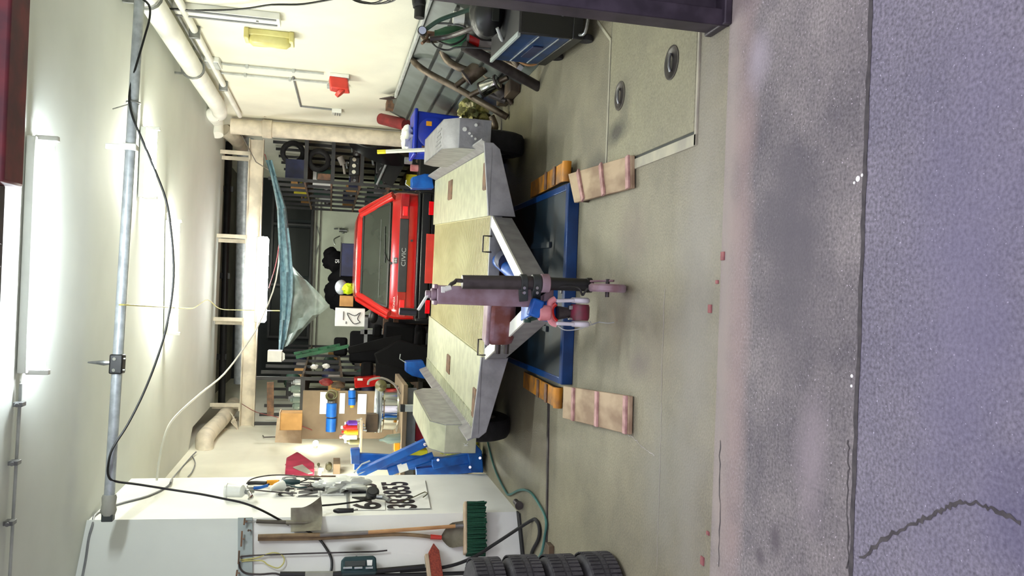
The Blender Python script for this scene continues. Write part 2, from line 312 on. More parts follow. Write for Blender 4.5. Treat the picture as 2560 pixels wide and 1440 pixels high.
crack([(1662, 720), (1656, 900), (1652, 1100), (1646, 1300), (1642, 1440)], .002, 'joint_pale'); crack([(1800, 1100), (1800, 1260), (1798, 1440)], .003, 'joint_dirt'); crack([(1570, 1085), (1600, 1110), (1642, 1145)], .002, 'joint_pale')
for cx_, cy_, rr in ((2145, 447, .010), (2156, 438, .006), (2136, 457, .005), (2130, 940, .006), (2129, 965, .005)):
    q = P(cx_, cy_, Z=0); struct('floor_paint_spot', MB().lathe([(rr, 0), (rr*.9, .002), (.001, .003)], q, n=9), 'paper')
# patches of bare concrete and bricks let into the threshold
for i, (x, y) in enumerate([(1808, 640), (1794, 705), (1776, 772), (1771, 1333), (1757, 1402)]):
    p = P(x, y, Z=0); s = (.016, .022) if i in (1, 3) else (.036, .03)
    struct('floor_bolt_pad', MB().box((p.x, p.y, .002), (s[0], s[1], .008)), 'brick_pink', .002)
mb = MB(); mb.prism([(-2.25, 3.2, CZ), (2.5, 3.2, CZ), (2.5, 13.3, CZ), (-1.9, 13.3, CZ), (-1.94, 11.25, CZ), (-2.25, 10.9, CZ)], (0, 0, .2)); mb.b2((-4.6, 3.2, CZ), (-2.25, 8, CZ+.2))
struct('ceiling', mb, 'ceiling_white')
struct('ceiling_recess', MB().b2((-2.4, 10.8, 3.72), (2.6, BY+.2, 3.9)), 'ceiling_far_shaded', label='higher ceiling beyond the steel beam, coloured dark for its shade')  # shadow beyond the lamps is put into this ceiling's darker colour
struct('ceiling_edge', MB().b2((-2.4, 10.7, 3.3), (-2.2, 10.9, 3.75)), 'ceiling_far_shaded')
struct('wall_right', MB().b2((RW, 3.15, 0), (RW+.2, BY+.2, 3.75)), 'wall_white')
struct('wall_left', MB().b2((LW-.2, 7.89, 0), (LW, BY+.2, 3.75)), 'wall_white')
mb = MB().b2((LW-.2, BY, 0), (RW+.2, BY+.2, 2.02)); struct('wall_back', mb, 'wall_back_white')
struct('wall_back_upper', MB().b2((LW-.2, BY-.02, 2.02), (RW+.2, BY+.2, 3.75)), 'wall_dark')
mb = MB()
for x in (-1.2, .2, 1.5): mb.b2((x, BY-.07, 2.1), (x+1.1, BY-.02, 2.9))
struct('window_1', mb, 'glass_dark', label='dark window band high on the back wall')
mb = MB()
for x in (-1.25, -.05, 1.35): mb.b2((x, BY-.09, 2.04), (x+.05, BY-.02, 2.96))
for z in (2.04, 2.92): mb.b2((-1.25, BY-.085, z), (2.4, BY-.02, z+.05))
struct('window_frame_1', mb, 'dark_grey')
# white masonry pillar on the left: a side face square to the room and a front face turned towards the door
FA = V((-1.83, 6.51, 0)); FD = V((-.826, -.563, 0)).normalized(); FN = V((.563, -.826, 0)).normalized()
SX = -1.83
def PF(x, y, off=0.):
    d = Fv + Rv*((720-y)/FPX) - Uv*((x-1280)/FPX); o = FA+FN*off
    return EYE + d*((o-EYE).dot(FN)/d.dot(FN))
def PS(x, y, off=0.): return P(x, y, X=SX+off)
q = PF(895, 1372); SOOT = [((q.x, q.y, q.z), (.06, .06, .16), (86, 78, 60), .85)]
q = PF(660, 1365); SOOT.append(((q.x, q.y, q.z), (.12, .12, .28), (196, 192, 186), .7))
q = PF(830, 1340); SOOT.append(((q.x, q.y, q.z), (.1, .1, .25), (190, 188, 184), .7))
pillar_material()
mb = MB().prism([FA, (SX, 7.89, 0), (-4.6, 7.89, 0), (-4.6, 4.62, 0)], (0, 0, CZ)); struct('wall_pillar', mb, 'pillar_white', label='white masonry pillar on the left')
a, b = PF(217, 1300, .004), PF(596, 1296, .004); c, d = PF(596, 1446, .004), PF(180, 1446, .004)
struct('wall_pillar_board', MB().grid([[a, d], [b, c]], FN*-.01), 'sheet_grey' if False else 'ceiling_white')
struct('wall_left_outer', MB().b2((-4.8, 3.1, 0), (-4.6, 8, CZ)), 'wall_white')
struct('wall_front', MB().b2((-4.8, 3.05, 2.95), (2.6, 3.25, 3.75)).b2((1.78, 3.05, 0), (2.6, 3.25, 2.95)), 'wall_white', label='wall around the door opening')
# door parts: rusty red lintel and its thinner left part, dark steel door post on the right
struct('door_1', MB().b2((.31, 3.02, 2.69), (2.6, 3.2, 2.95)), 'lintel_red', .01, label='dull red steel lintel of the door')
mb = MB().b2((-.25, 3.04, 2.74), (.31, 3.18, 2.95)).b2((.02, 3.03, 2.70), (.1, 3.06, 2.75)); struct('door_track', mb, 'door_steel', .004)
pb = P(1822, 60, Z=0)
mb = MB(); x0, y0 = pb.x, pb.y
for (dx, dy, w_, h_) in ((.0, 0, .03, .14), (.03, .055, .14, .03), (.17, 0, .03, .14), (.30, -.02, .3, .1)): mb.b2((x0+dx, y0+dy, 0), (x0+dx+w_, y0+dy+h_, 2.95))
mb.b2((x0-.012, y0-.006, 0), (x0+.06, y0+.006, 2.95))
struct('door_post', mb, 'door_steel', .004, label='dark purple steel channel post of the door')
struct('door_post_foot', MB().b2((x0-.01, y0-.03, 0), (x0+.3, y0+.16, .035)), 'door_steel', .006)
# concrete hatch in the floor on the right
a, b = P(1748, 365, Z=0), P(1750, 55, Z=0); c, d = P(1515, 395, Z=0), P(1525, 95, Z=0)
hx0, hy0, hy1 = .70, 3.36, 4.6
t = T('floor_hatch', 'square concrete floor hatch with two round lifting wells', 'hatch', (1.3, 4, 0))
part('cover', MB().b2((hx0+.07, hy0+.03, -.01), (2.0, hy1-.03, .006)), 'hatch', t, .004)
mb = MB()
mb.b2((hx0, hy0, -.02), (hx0+.055, hy1, .009)); mb.b2((hx0, hy0, -.02), (2.1, hy0+.02, .009)); mb.b2((hx0, hy1-.02, -.02), (1.55, hy1, .008))
mb.bar((1.55, hy1-.01, 0), (1.75, hy1+.26, 0), .02, .016)
part('hatch_frame', mb, 'hatch_frame', t, .003)
part('gap', MB().b2((hx0+.055, hy0+.02, -.01), (hx0+.07, hy1-.02, .002)).b2((hx0+.055, hy0+.02, -.01), (2., hy0+.03, .002)).b2((hx0+.055, hy1-.03, -.01), (2., hy1-.02, .003)), 'groove', t)
for (x, y, r) in ((1682, 157, .085), (1552, 240, .085)):
    p = P(x, y, Z=0)
    wl = part('lifting_well', MB().lathe([(r, .001), (r, .009), (r*.85, .010), (r*.8, .0075), (0.001, .007)], p, n=28), 'stain_pit', t)
    part('lifting_bar', MB().tube([p+V((-.045, 0, .012)), p+V((-.02, 0, .02)), p+V((.02, 0, .02)), p+V((.045, 0, .012))], .007, 8), 'steel', wl)

# ================================================================ LAMPS
def tube_lamp(name, label, a, b, emat, drop=.07, house='white_plastic', group=None, hw=.09, up=.05, bare=True):
    a, b = V(a), V(b); ax = (b-a).normalized(); t = T(name, label, 'lamp', (a+b)/2, 0, group)
    part('housing', MB().bar(a+ZU*(drop+up/2-.005), b+ZU*(drop+up/2-.005), hw, up), house, t, .006)
    for p, s in ((a, 1), (b, -1)): part('lamp_holder', MB().bar(p+ZU*.02-ax*s*.01, p+ZU*.02+ax*s*.02, .035, .12), 'white_plastic', t, .004)
    part('fluorescent_tube', MB().cyl(a+ax*.02, b-ax*.02, .016, n=12), emat, t)
    return t
tube_lamp('ceiling_lamp', 'long white fluorescent lamp on the ceiling nearest the door', (-.56, 5.03, 3.18), (.78, 5.03, 3.18), 'tube_cool')
tube_lamp('ceiling_lamp', 'fluorescent lamp on the ceiling in the middle of the room, behind the hanging pipe', (-.58, 9.1, 3.18), (.62, 8.95, 3.18), 'tube_light')
tube_lamp('ceiling_lamp', 'short fluorescent lamp near the right wall just behind the hanging pipe', (.72, 7.7, 3.18), (1.35, 7.7, 3.18), 'tube_light')
a, b = P(660, 592, Y=12.62), P(653, 806, Y=12.62)
t = T('beam_lamp', 'bright fluorescent lamp in a rounded diffuser under the steel beam', 'lamp', (a+b)/2)
part('housing', MB().bar(a+ZU*.075, b+ZU*.075, .14, .05), 'white_plastic', t, .008)
part('lamp_diffuser', MB().tube([a, a+(b-a)*.03, b-(b-a)*.03, b], [.05, .075, .075, .05], 16), 'beam_light' if 'beam_light' in M else 'tube_light', t)

tube_lamp('ceiling_lamp', 'added rear fluorescent lamp, unseen behind the steel beam, lighting the back wall', (-.2, 17.6, 3.26), (1.1, 17.6, 3.26), 'tube_rear_fill', drop=.0)  # added lamp, out of view, to brighten the back wall
# ================================================================ STEEL BEAM, DUCTS, PIPES
zb = 2.66
t = T('steel_beam', 'cream painted steel channel beam hanging below the ceiling', 'beam', (0, 12.85, zb))
mb = MB(); l, r = V((LW, 12.8, zb)), V((2.2, 12.8, zb+.02))
mb.bar(l+V((0, .1, .1)), r+V((0, .1, .1)), .02, .2); mb.bar(l+V((0, .05, .205)), r+V((0, .05, .205)), .12, .015); mb.bar(l+V((0, .05, 0)), r+V((0, .05, 0)), .12, .015)
part('channel', mb, 'cream_paint', t, .003)
for y in (383, 592, 799, 1012):
    q = P(600, y, Y=12.82); mb = MB()
    mb.b2((q.x-.03, 12.78, zb+.2), (q.x+.03, 12.80, CZ)); mb.b2((q.x-.09, 12.98, zb+.2), (q.x-.03, 13.0, CZ)); mb.b2((q.x-.09, 12.78, zb+.2), (q.x+.03, 13., zb+.23))
    part('hanger', mb, 'cream_paint', t, .003)
for y in range(6): pass
mb = MB().tube([(-1.7, 14.1, 2.98), (2.42, 14.1, 3.08)], .13, 16); solo('ventilation_duct', 'grey insulated duct crossing the dark recess behind the beam', 'duct', mb, 'galvanised')
mb = MB().tube([(-2.3, 14.6, 3.35), (2.42, 14.6, 3.4)], .06, 12)
for x in (-1.3, .1, 1.6): mb.box((x, 14.6, 3.45), (.1, .08, .3))
solo('ceiling_pipe', 'thin dark pipe with brackets running behind the insulated duct', 'pipe', mb, 'dark_grey')
q = [P(585, 1010, Y=13.6), P(555, 1048, Y=12.55), P(526, 1078, Y=11.8), P(512, 1098, Y=11.3), P(512, 1128, Y=11.1), P(513, 1138, Y=11.05)]
solo('insulated_pipe', 'fat cream lagged pipe bending into the left wall', 'pipe', MB().tube(q, [.11, .11, .115, .12, .11, .11], 18, smooth=4), 'cream_paint')
mb = MB()
for k in range(4): mb.tube([P(575+k*5, 1030+k*6, Y=12.7), P(590-k*4, 1055, Y=12.6), P(590+k*3, 1076+k*2, Y=12.55), P(560, 1072+k*4, Y=12.5)], .008, 6, smooth=4)
solo('cable_bundle', 'bundle of white cables beside the end of the steel beam', 'cable', mb, 'cream_paint')
# lagged pipes along the right wall
q = [(2.27, 4.5, 3.12), (2.27, 9, 3.12), (2.27, 11.2, 3.12), P(535, 285, X=2.24), P(540, 300, Y=12.1), P(543, 338, Y=12.1)]
t = T('lagged_pipe', 'fat white lagged pipe running under the ceiling along the right wall', 'pipe', (2.27, 8, 3.12))
part('pipe_run', MB().tube(q, [.1, .1, .1, .1, .1, .085], 18, smooth=3), 'white_paint', t)
for y in (6.9, 9.1): part('pipe_clip', MB().tube([(2.27+.115*math.cos(a_*math.pi/8), y, 3.12+.115*math.sin(a_*math.pi/8)) for a_ in range(16)], .012, 6, closed=True).box((2.2, y, 3.24), (.02, .03, .115)), 'steel', t)
t = T('heating_pipe', 'slim white pipe beside the lagged pipe along the right wall', 'pipe', (2.37, 8, 2.93))
part('pipe_run', MB().tube([(2.375, 4, 2.95), (2.375, 12.0, 2.95)], .034, 12), 'white_paint', t)
for y in (8.1, 10.2): part('pipe_clip', MB().box((2.36, y, 2.95), (.12, .04, .1)), 'steel', t, .004)
pt, pbm = V((2.27, 12.3, 3.1)), V((2.27, 12.3, .35))
t = T('drain_pipe', 'fat white vertical pipe in the corner of the right wall', 'pipe', (2.27, 12.3, 0))
part('pipe_run', MB().tube([pt, pbm], .115, 20), 'cream_paint', t)
part('pipe_collar', MB().cyl((2.27, 12.3, 2.52), (2.27, 12.3, 2.66), .135), 'cream_paint', t, .008)
part('pipe_foot', MB().tube([(2.27, 12.3, .4), (2.27, 12.3, 0)], .14, 16), 'cream_paint', t)
solo('thin_pipe', 'thin dull red pipe running down beside the fat vertical pipe', 'pipe', MB().tube([P(660, 290, Y=12.15), P(700, 291, Y=12.15), P(860, 303, Y=12.1), P(930, 306, Y=12.1), P(942, 301, Y=12.1)], .012, 6, smooth=3), 'dull_red')
q = [P(560, 325, Y=13.0), P(590, 350, Y=13.3), P(605, 372, Y=14.)]
solo('insulated_pipe', 'lagged pipe slanting back from the right corner into the dark recess', 'pipe', MB().tube(q, .1, 14, smooth=3), 'cream_paint')
# electrical things on the right wall
def W(x, y, off=0.): return P(x, y, X=RW-off)
jb = W(533, 150)
t = T('junction_box', 'white junction box high on the right wall where the conduits meet', 'box', (RW, jb.y, jb.z))
part('box_body', MB().box((RW-.03, jb.y, jb.z), (.06, .3, .16)), 'white_plastic', t, .008); part('box_lid', MB().box((RW-.065, jb.y, jb.z), (.012, .27, .13)), 'light_grey', t, .003)
for k in (0, 1):
    mb = MB().tube([(RW-.03, 4, jb.z+.02+.09*k), (RW-.03, jb.y-.15, jb.z+.02+.09*k if k == 0 else jb.z+.09)], .013, 8)
    for y in (5.6, 7.3, 8.8): mb.box((RW-.02, y, jb.z+.02+.09*k), (.04, .03, .045))
    solo('conduit', ['lower of two thin conduits running forward from the junction box', 'upper of two thin conduits running forward from the junction box'][k], 'conduit', mb, 'light_grey')
for k, (yy, x1) in enumerate(((158, 810), (183, 820))):
    a = W(545, yy-6); b = W(x1, yy+22 if k == 0 else yy+20)
    mb = MB().tube([(RW-.02, a.y, jb.z+(.0 if k else .0)), (RW-.02, b.y, a.z-.1), (RW-.02, b.y, b.z)], .013, 8)
    for zz in (.3, .8): mb.box((RW-.02, b.y, a.z-zz), (.04, .045, .03))
    solo('conduit', ['front conduit dropping from the junction box to the red socket', 'rear conduit dropping from the junction box to the grey socket'][k], 'conduit', mb, 'light_grey')
sk = W(846, 190)
t = T('power_socket', 'red industrial power socket on the right wall', 'socket', (RW, sk.y, sk.z))
part('socket_plate', MB().box((RW-.02, sk.y+.02, sk.z-.01), (.04, .3, .22)), 'white_plastic', t, .008)
mb = MB().prism([(RW-.04, sk.y-.13, sk.z+.1), (RW-.04, sk.y-.1, sk.z-.1), (RW-.04, sk.y+.1, sk.z-.12), (RW-.04, sk.y+.13, sk.z+.0), (RW-.04, sk.y+.05, sk.z+.11)], (-.13, 0, -.02)); part('socket_body', mb, 'faded_red', t, .012)
part('socket_lid', MB().cyl((RW-.17, sk.y-.02, sk.z-.02), (RW-.2, sk.y-.02, sk.z-.05), .075, n=20), 'faded_red', t, .004)
q = W(842, 208); t = T('wall_socket', 'pair of grey wall sockets beside the red power socket', 'socket', (RW, q.y, q.z))
for k in (0, 1): part('socket_body', MB().box((RW-.025, q.y+.06, q.z+.06-.14*k), (.05, .1, .11)), 'light_grey', t, .006)
q = W(842, 274); t = T('wall_socket', 'small white ribbed socket near the fat vertical pipe', 'socket', (RW, q.y, q.z))
part('socket_body', MB().box((RW-.03, q.y, q.z), (.06, .16, .13)), 'white_plastic', t, .006)
mb = MB()
for k in range(3): mb.box((RW-.065, q.y, q.z-.04+.03*k), (.012, .15, .01))
part('rib', mb, 'grey', t)
a, b, c = W(733, 190), W(742, 262), W(838, 272)
solo('conduit', 'conduit branching towards the small ribbed socket', 'conduit', MB().tube([(RW-.015, a.y, a.z), (RW-.015, b.y, a.z-.03), (RW-.015, b.y+.05, c.z)], .012, 8), 'grey')
a, b = W(612, 95, .08), W(735, 108, .08)
t = T('inspection_lamp', 'yellowed plastic bulkhead lamp mounted upright on the right wall', 'lamp', (RW, a.y, (a.z+b.z)/2)); ym = (a.y+b.y)/2
part('base_plate', MB().box((RW-.03, ym, (a.z+b.z)/2), (.06, .17, a.z-b.z-.02)), 'yellowed_plastic', t, .012)
part('lamp_cover', MB().tube([(RW-.07, ym, a.z-.05), (RW-.075, ym, a.z-.08), (RW-.075, ym, b.z+.07), (RW-.07, ym, b.z+.04)], [.05, .075, .075, .05], 12), 'yellowed_plastic', t)
for s in (-1, 1):
    zc = b.z+.02 if s < 0 else a.z-.02
    part('end_cap', MB().box((RW-.05, ym, zc), (.1, .2, .045)), 'yellowed_plastic', t, .01)
a, b = W(675, -30), W(722, 46)
t = T('wall_rail', 'white slotted metal rail fixed high on the right wall', 'rail', (RW, a.y, a.z)); ym = 7.6
z0 = W(702, 46).z
part('rail_body', MB().b2((RW-.06, ym-.16, z0), (RW, ym+.06, z0+.9)), 'white_paint', t, .005)
mb = MB()
for dy in (-.13, .02): mb.b2((RW-.07, ym+dy-.015, z0+.03), (RW-.055, ym+dy+.015, z0+.9))
part('slot', mb, 'grey', t)
part('bolt', MB().cyl((RW-.06, ym-.05, z0+.2), (RW-.075, ym-.05, z0+.2), .012, n=8), 'steel', t)
pts = [W(355, 6, .1), W(400, 20, .08), (W(520, 26, .05)), W(610, 22, .05), W(680, 12, .07), W(760, 10, .05), W(860, -8, .05)]
solo('wall_cable', 'thin black cable sagging along the top of the right wall', 'cable', MB().tube(pts, .009, 6, smooth=5), 'black')
mb = MB(); c0 = W(930, -14, .06)
for k, (rr, dz) in enumerate(((.24, 0), (.2, .02), (.15, .05))):
    mb.tube([(RW-.04-.02*k, c0.y+rr*1.1*math.cos(t_*math.pi/10), c0.z+dz+rr*.9*math.sin(t_*math.pi/10)) for t_ in range(20)], .008, 6, closed=True)
solo('cable_coil', 'coil of black cable hanging on the right wall', 'cable', mb, 'black')
# galvanised pipe slung under the ceiling across the room, its clamps and the cables that hang on it
a, b = P(350, -20, Y=6.35), P(270, 1296, Y=6.2)
t = T('hanging_pipe', 'long grey pipe slung across the room below the ceiling', 'pipe', (a+b)/2)
part('pipe_run', MB().tube([a, b], .036, 16), 'galvanised', t)
def onp(y, x=0): 
    k = (y+20)/1316; return a+(b-a)*k
c = onp(918); ax = (b-a).normalized()
cl = part('pipe_clamp', MB().bar(c-ax*.07, c+ax*.07, .1, .09), 'black', t, .01)
mb = MB()
for s in (-.04, .04): mb.cyl(c+ax*s+V((0, -.06, .01)), c+ax*s+V((0, -.02, .01)), .012, n=8).cyl(c+ax*s+V((0, -.03, -.06)), c+ax*s+V((0, -.03, -.02)), .008, n=8)
part('clamp_bolt', mb, 'chrome', cl)
part('tape_wrap', MB().tube([onp(1238), onp(1245), onp(1262), onp(1276), onp(1288)], [.043, .05, .046, .054, .044], 14), 'skin_tape', t)
part('end_plug', MB().bar(onp(1284), onp(1302), .075, .075), 'tape_dark', t, .006)
hk = T('pipe_hanger', 'thin wire hanger holding the right part of the hanging pipe', 'hanger', onp(263))
p = onp(263); part('wire', MB().tube([p+V((0, .3, .21)), p+V((0, .08, .05)), p+V((0, 0, .04))], .005, 6), 'steel', hk); part('ring', MB().tube([p+V((0, .045*math.cos(k*.5236), .045*math.sin(k*.5236))) for k in range(12)], .007, 6, closed=True), 'steel', hk)
hk = T('pipe_hanger', 'white bracket holding the hanging pipe near the short lamp', 'hanger', onp(377)); p = onp(377)
part('bracket', MB().bar(p+V((0, 0, .03)), p+V((0, .02, .17)), .04, .03), 'white_plastic', hk, .004); part('ring', MB().bar(p-ax*.025, p+ax*.025, .095, .095), 'white_plastic', hk, .01)
hk = T('pipe_hanger', 'metal turnbuckle hook above the black clamp of the hanging pipe', 'hanger', onp(918)); p = onp(916)
part('hook', MB().tube([p+V((0, 0, .05)), p+V((0, 0, .09)), p+V((.0, .01, .13)), p+V((0, .02, .2))], [.012, .02, .014, .006], 8), 'steel', hk)
def Q(x, y, Yd): return P(x, y, Y=Yd)
pts = [Q(345, -10, 6.3), Q(372, 12, 6.26), Q(374, 45, 6.26), Q(362, 90, 6.26), Q(352, 125, 6.28), Q(329, 205, 6.3), Q(323, 250, 6.27), Q(331, 290, 6.26), Q(345, 325, 6.26), Q(385, 420, 6.3), Q(415, 500, 6.3), Q(428, 580, 6.3), Q(434, 690, 6.3), Q(420, 800, 6.3), Q(395, 890, 6.3), Q(360, 980, 6.28), Q(320, 1060, 6.22), Q(282, 1120, 6.15), Q(271, 1160, 6.13), Q(271, 1190, 6.15), Q(288, 1203, 6.2), Q(345, 1211, 6.25), Q(440, 1226, 6.3), Q(500, 1235, 6.3), Q(560, 1247, 6.32), PF(620, 1301, .03), PF(670, 1322, .04)]
pts[-2:] = [Q(610, 1258, 6.33), Q(655, 1276, 6.35), PF(700, 1300, .03), PF(722, 1312, .015)]
solo('ceiling_cable', 'long black cable sagging across the room over the hanging pipe', 'cable', MB().tube(pts, .0085, 6, smooth=4), 'black')
pts = [Q(704, 560, 12.3), Q(690, 700, 12.2), Q(650, 805, 12.), Q(610, 870, 11.), Q(560, 935, 9.8), Q(500, 985, 8.6), Q(440, 1040, 8.), Q(415, 1080, 7.7), Q(400, 1140, 7.5), Q(392, 1200, 7.3)]
solo('ceiling_cable', 'white cable arching from the beam lamp towards the pillar', 'cable', MB().tube(pts, .011, 6, smooth=4), 'white_plastic')
pts = [Q(297, 762, 6.25), Q(330, 763, 6.4), Q(470, 771, 9.), Q(490, 767, 10), Q(520, 750, 11.5), Q(550, 772, 12), Q(600, 775, 12.5), Q(640, 776, 12.6), Q(700, 777, 12.5)]
solo('ceiling_cable', 'thin yellow wire running back from the hanging pipe to the beam lamp', 'cable', MB().tube(pts, .006, 6, smooth=4), 'yellow_cable')
pts = [PF(205, 1446, .01), PF(214, 1400, .01), PF(222, 1345, .01), PF(232, 1310, .01), P(240, 1285, X=SX+.01), P(290, 1262, X=SX+.01), P(370, 1240, X=SX+.01), P(420, 1215, X=SX+.01), P(430, 1198, X=SX+.01), P(445, 1180, X=LW+.03), P(478, 1142, X=LW+.03), P(490, 1130, X=LW+.04)]
solo('wall_cable', 'grey cable running over the top of the pillar to the lagged pipe', 'cable', MB().tube(pts, .009, 6, smooth=4), 'grey')
mb = MB().tube([P(480, 1140, X=LW+.03), P(488, 1158, X=LW+.02), P(480, 1180, X=LW+.02), P(470, 1192, X=LW+.02)], .007, 6, smooth=4)
solo('wall_cable', 'short grey cable loop on the left wall under the lagged pipe', 'cable', mb, 'grey')
# conduit with clips across the ceiling at the far left top
a, b = P(52, 960, Z=CZ-.03), P(24, 1446, Z=CZ-.03)
t = T('ceiling_conduit', 'thin conduit with clips crossing the ceiling beside the nearest lamp', 'conduit', (a+b)/2)
part('conduit_run', MB().tube([a, b], .009, 8), 'light_grey', t)
for k, y in enumerate((1010, 1156, 1306)):
    q = P(46-12*k, y, Z=CZ-.03); part('conduit_clip', MB().box(q+V((0, 0, -.005)), (.025, .06, .05)).cyl(q+V((0, -.03, 0)), q+V((0, -.05, -.01)), .012, n=8), 'grey', t, .003)
# ================================================================ CAR TRAILER
def tyre_prof(ro, ri, wd): 
    h = wd/2; return [(ri, -h*.75), (ri+.02, -h), (ro-.05, -h), (ro-.015, -h*.86), (ro, -h*.55), (ro, h*.55), (ro-.015, h*.86), (ro-.05, h), (ri+.02, h), (ri, h*.75)]
def tread(mb, c, ax, ro, wd, n=60):
    c = V(c); ax = V(ax).normalized(); u = ax.cross(ZU if abs(ax.z) < .9 else V((1, 0, 0))).normalized(); w_ = ax.cross(u)
    for k in range(n):
        t_ = 2*math.pi*k/n; rd = u*math.cos(t_)+w_*math.sin(t_); tg = ax.cross(rd)
        for s in (-1, 1):
            R = Matrix((tg, rd, ax)).transposed(); mb.box(c+rd*(ro+.001)+ax*s*wd*.26, (2*math.pi*ro/n*.7, .008, wd*.3), R)
        R = Matrix((tg, rd, ax)).transposed(); mb.box(c+rd*(ro+.001)+ax*0, (2*math.pi*ro/n*.95, .007, wd*.12), R)
def wheel(parent, c, ax, ro=.29, ri=.18, wd=.17, name='wheel', rim='steel', tr=False):
    c = V(c); ax = V(ax).normalized()
    mb = MB().lathe(tyre_prof(ro, ri, wd), c, ax, 36, loop=True)
    if tr: tread(mb, c, ax, ro, wd)
    ty = part('tyre', mb, 'black_rubber', parent)
    mb = MB().lathe([(ri+.005, -wd*.4), (ri-.01, -wd*.42), (ri-.02, wd*.1), (.06, wd*.2), (.05, wd*.28), (.001, wd*.28), (.001, wd*.1), (ri-.03, -.0), (ri-.02, -wd*.4)], c, ax, 28)
    part('rim', mb, rim, parent); return ty
BZ = .45
TO, TA = V((0, 5.96, 0)), math.radians(3.1)
tx, ty_ = V((math.cos(TA), -math.sin(TA), 0)), V((math.sin(TA), math.cos(TA), 0))
def B(x, y, z): return TO+tx*x+ty_*y+ZU*z
def bb(mb, x0, y0, z0, x1, y1, z1):
    R = Matrix((tx, ty_, ZU)).transposed(); return mb.box(B((x0+x1)/2, (y0+y1)/2, (z0+z1)/2), (abs(x1-x0), abs(y1-y0), abs(z1-z0)), R)
t = T('car_trailer', 'low flat car transport trailer with aluminium decks and lagged wooden middle, parked over the blue lift', 'trailer', TO, -TA)
t['label'] = 'low aluminium car trailer parked over the blue lift in front of the red car'
XI0, XI1, XO, L = -.5, .575, 1.09, 3.45
WM_t = t
dk = part('deck_plate', bb(MB(), XI1, 0, BZ-.03, XO, L, BZ), 'aluminium', t, .003, label='right smooth deck plate')
# chock plates
for (x0, x1, y0, y1) in ((.78, 1.0, .16, .30), (.80, 1.0, 2.0, 2.25)):
    c_ = part('slot_plate', bb(MB(), x0, y0, BZ-.01, x1, y1, BZ+.012), 'rust', dk, .02)
dk = part('deck_plate', bb(MB(), -XO, 0, BZ-.03, XI0, L, BZ), 'aluminium', t, .003, label='left deck plate with ribbed edge')
for (x0, x1, y0, y1) in ((-1.02, -.78, .16, .30), (-.9, -.72, 1.6, 1.8)):
    part('slot_plate', bb(MB(), x0, y0, BZ-.01, x1, y1, BZ+.012), 'rust', dk, .02)
mb = MB(); R3 = Matrix((tx, ty_, ZU)).transposed()
for k in range(57): bb(mb, -XO-.03, .03+k*.06, BZ+.002, -XO+.10, .055+k*.06, BZ+.010)
part('rib', mb, 'aluminium', dk)
md = part('middle_floor', bb(MB(), XI0, .02, BZ-.045, XI1, L-.05, BZ-.016), 'deck_wood', t, .002, label='yellowish ribbed middle floor')
mb = MB()
for k in range(64):
    bb(mb, XI0+.01, .05+k*.052, BZ-.018, XI1-.01, .068+k*.052, BZ-.012)
part('rib', mb, 'deck_wood', md)
part('floor_screw', MB().cyl(B(.05, .12, BZ-.016), B(.05, .12, BZ-.008), .008, n=8), 'steel', md)
for s in (1, -1):
    mb = MB(); x0 = s*XO
    mb.grid([[B(x0, 0, BZ-.02), B(x0, L, BZ-.02)], [B(x0+s*.045, 0, BZ+.085), B(x0+s*.045, L, BZ+.085)]], tx*s*.012)
    part('side_rail', mb, 'aluminium_grey', t, 0, label=['left side rail', '', 'right side rail'][s+1])
# front member: shallow at the outer ends, deeper towards the drawbar
for s, xi in ((1, XI1), (-1, XI0)):
    mb = MB(); xo = s*(XO+.03)
    mb.prism([B(xo, -.02, BZ+.07 if s > 0 else BZ+.06), B(xi, -.02, BZ+.012), B(xi, -.02, BZ-.20), B(xo*.96, -.02, BZ-.055), B(xo, -.02, BZ-.0)], ty_*.03)
    bb(mb, xi, -.02, BZ-.002, s*XO, .03, BZ+.012)
    part('front_plate', mb, 'aluminium_grey', t, .004)
mb = MB(); bb(mb, XI0, 0, BZ-.10, XI1, .03, BZ-.014); part('front_plate', mb, 'aluminium_grey', t, .003)
mb = MB()
for s in (-1, 1): bb(mb, s*.75-.03, .05, BZ-.15, s*.75+.03, L, BZ-.03)
for y in (.6, 1.2, 2.2, 3.2): bb(mb, -1.0, y-.03, BZ-.12, 1.0, y+.03, BZ-.03)
part('chassis', mb, 'dark_grey', t)
part('axle', MB().tube([B(-1.1, .95, .3), B(1.1, .95, .3)], .035, 10).tube([B(-1.1, 1.62, .3), B(1.1, 1.62, .3)], .035, 10), 'dark_grey', t)
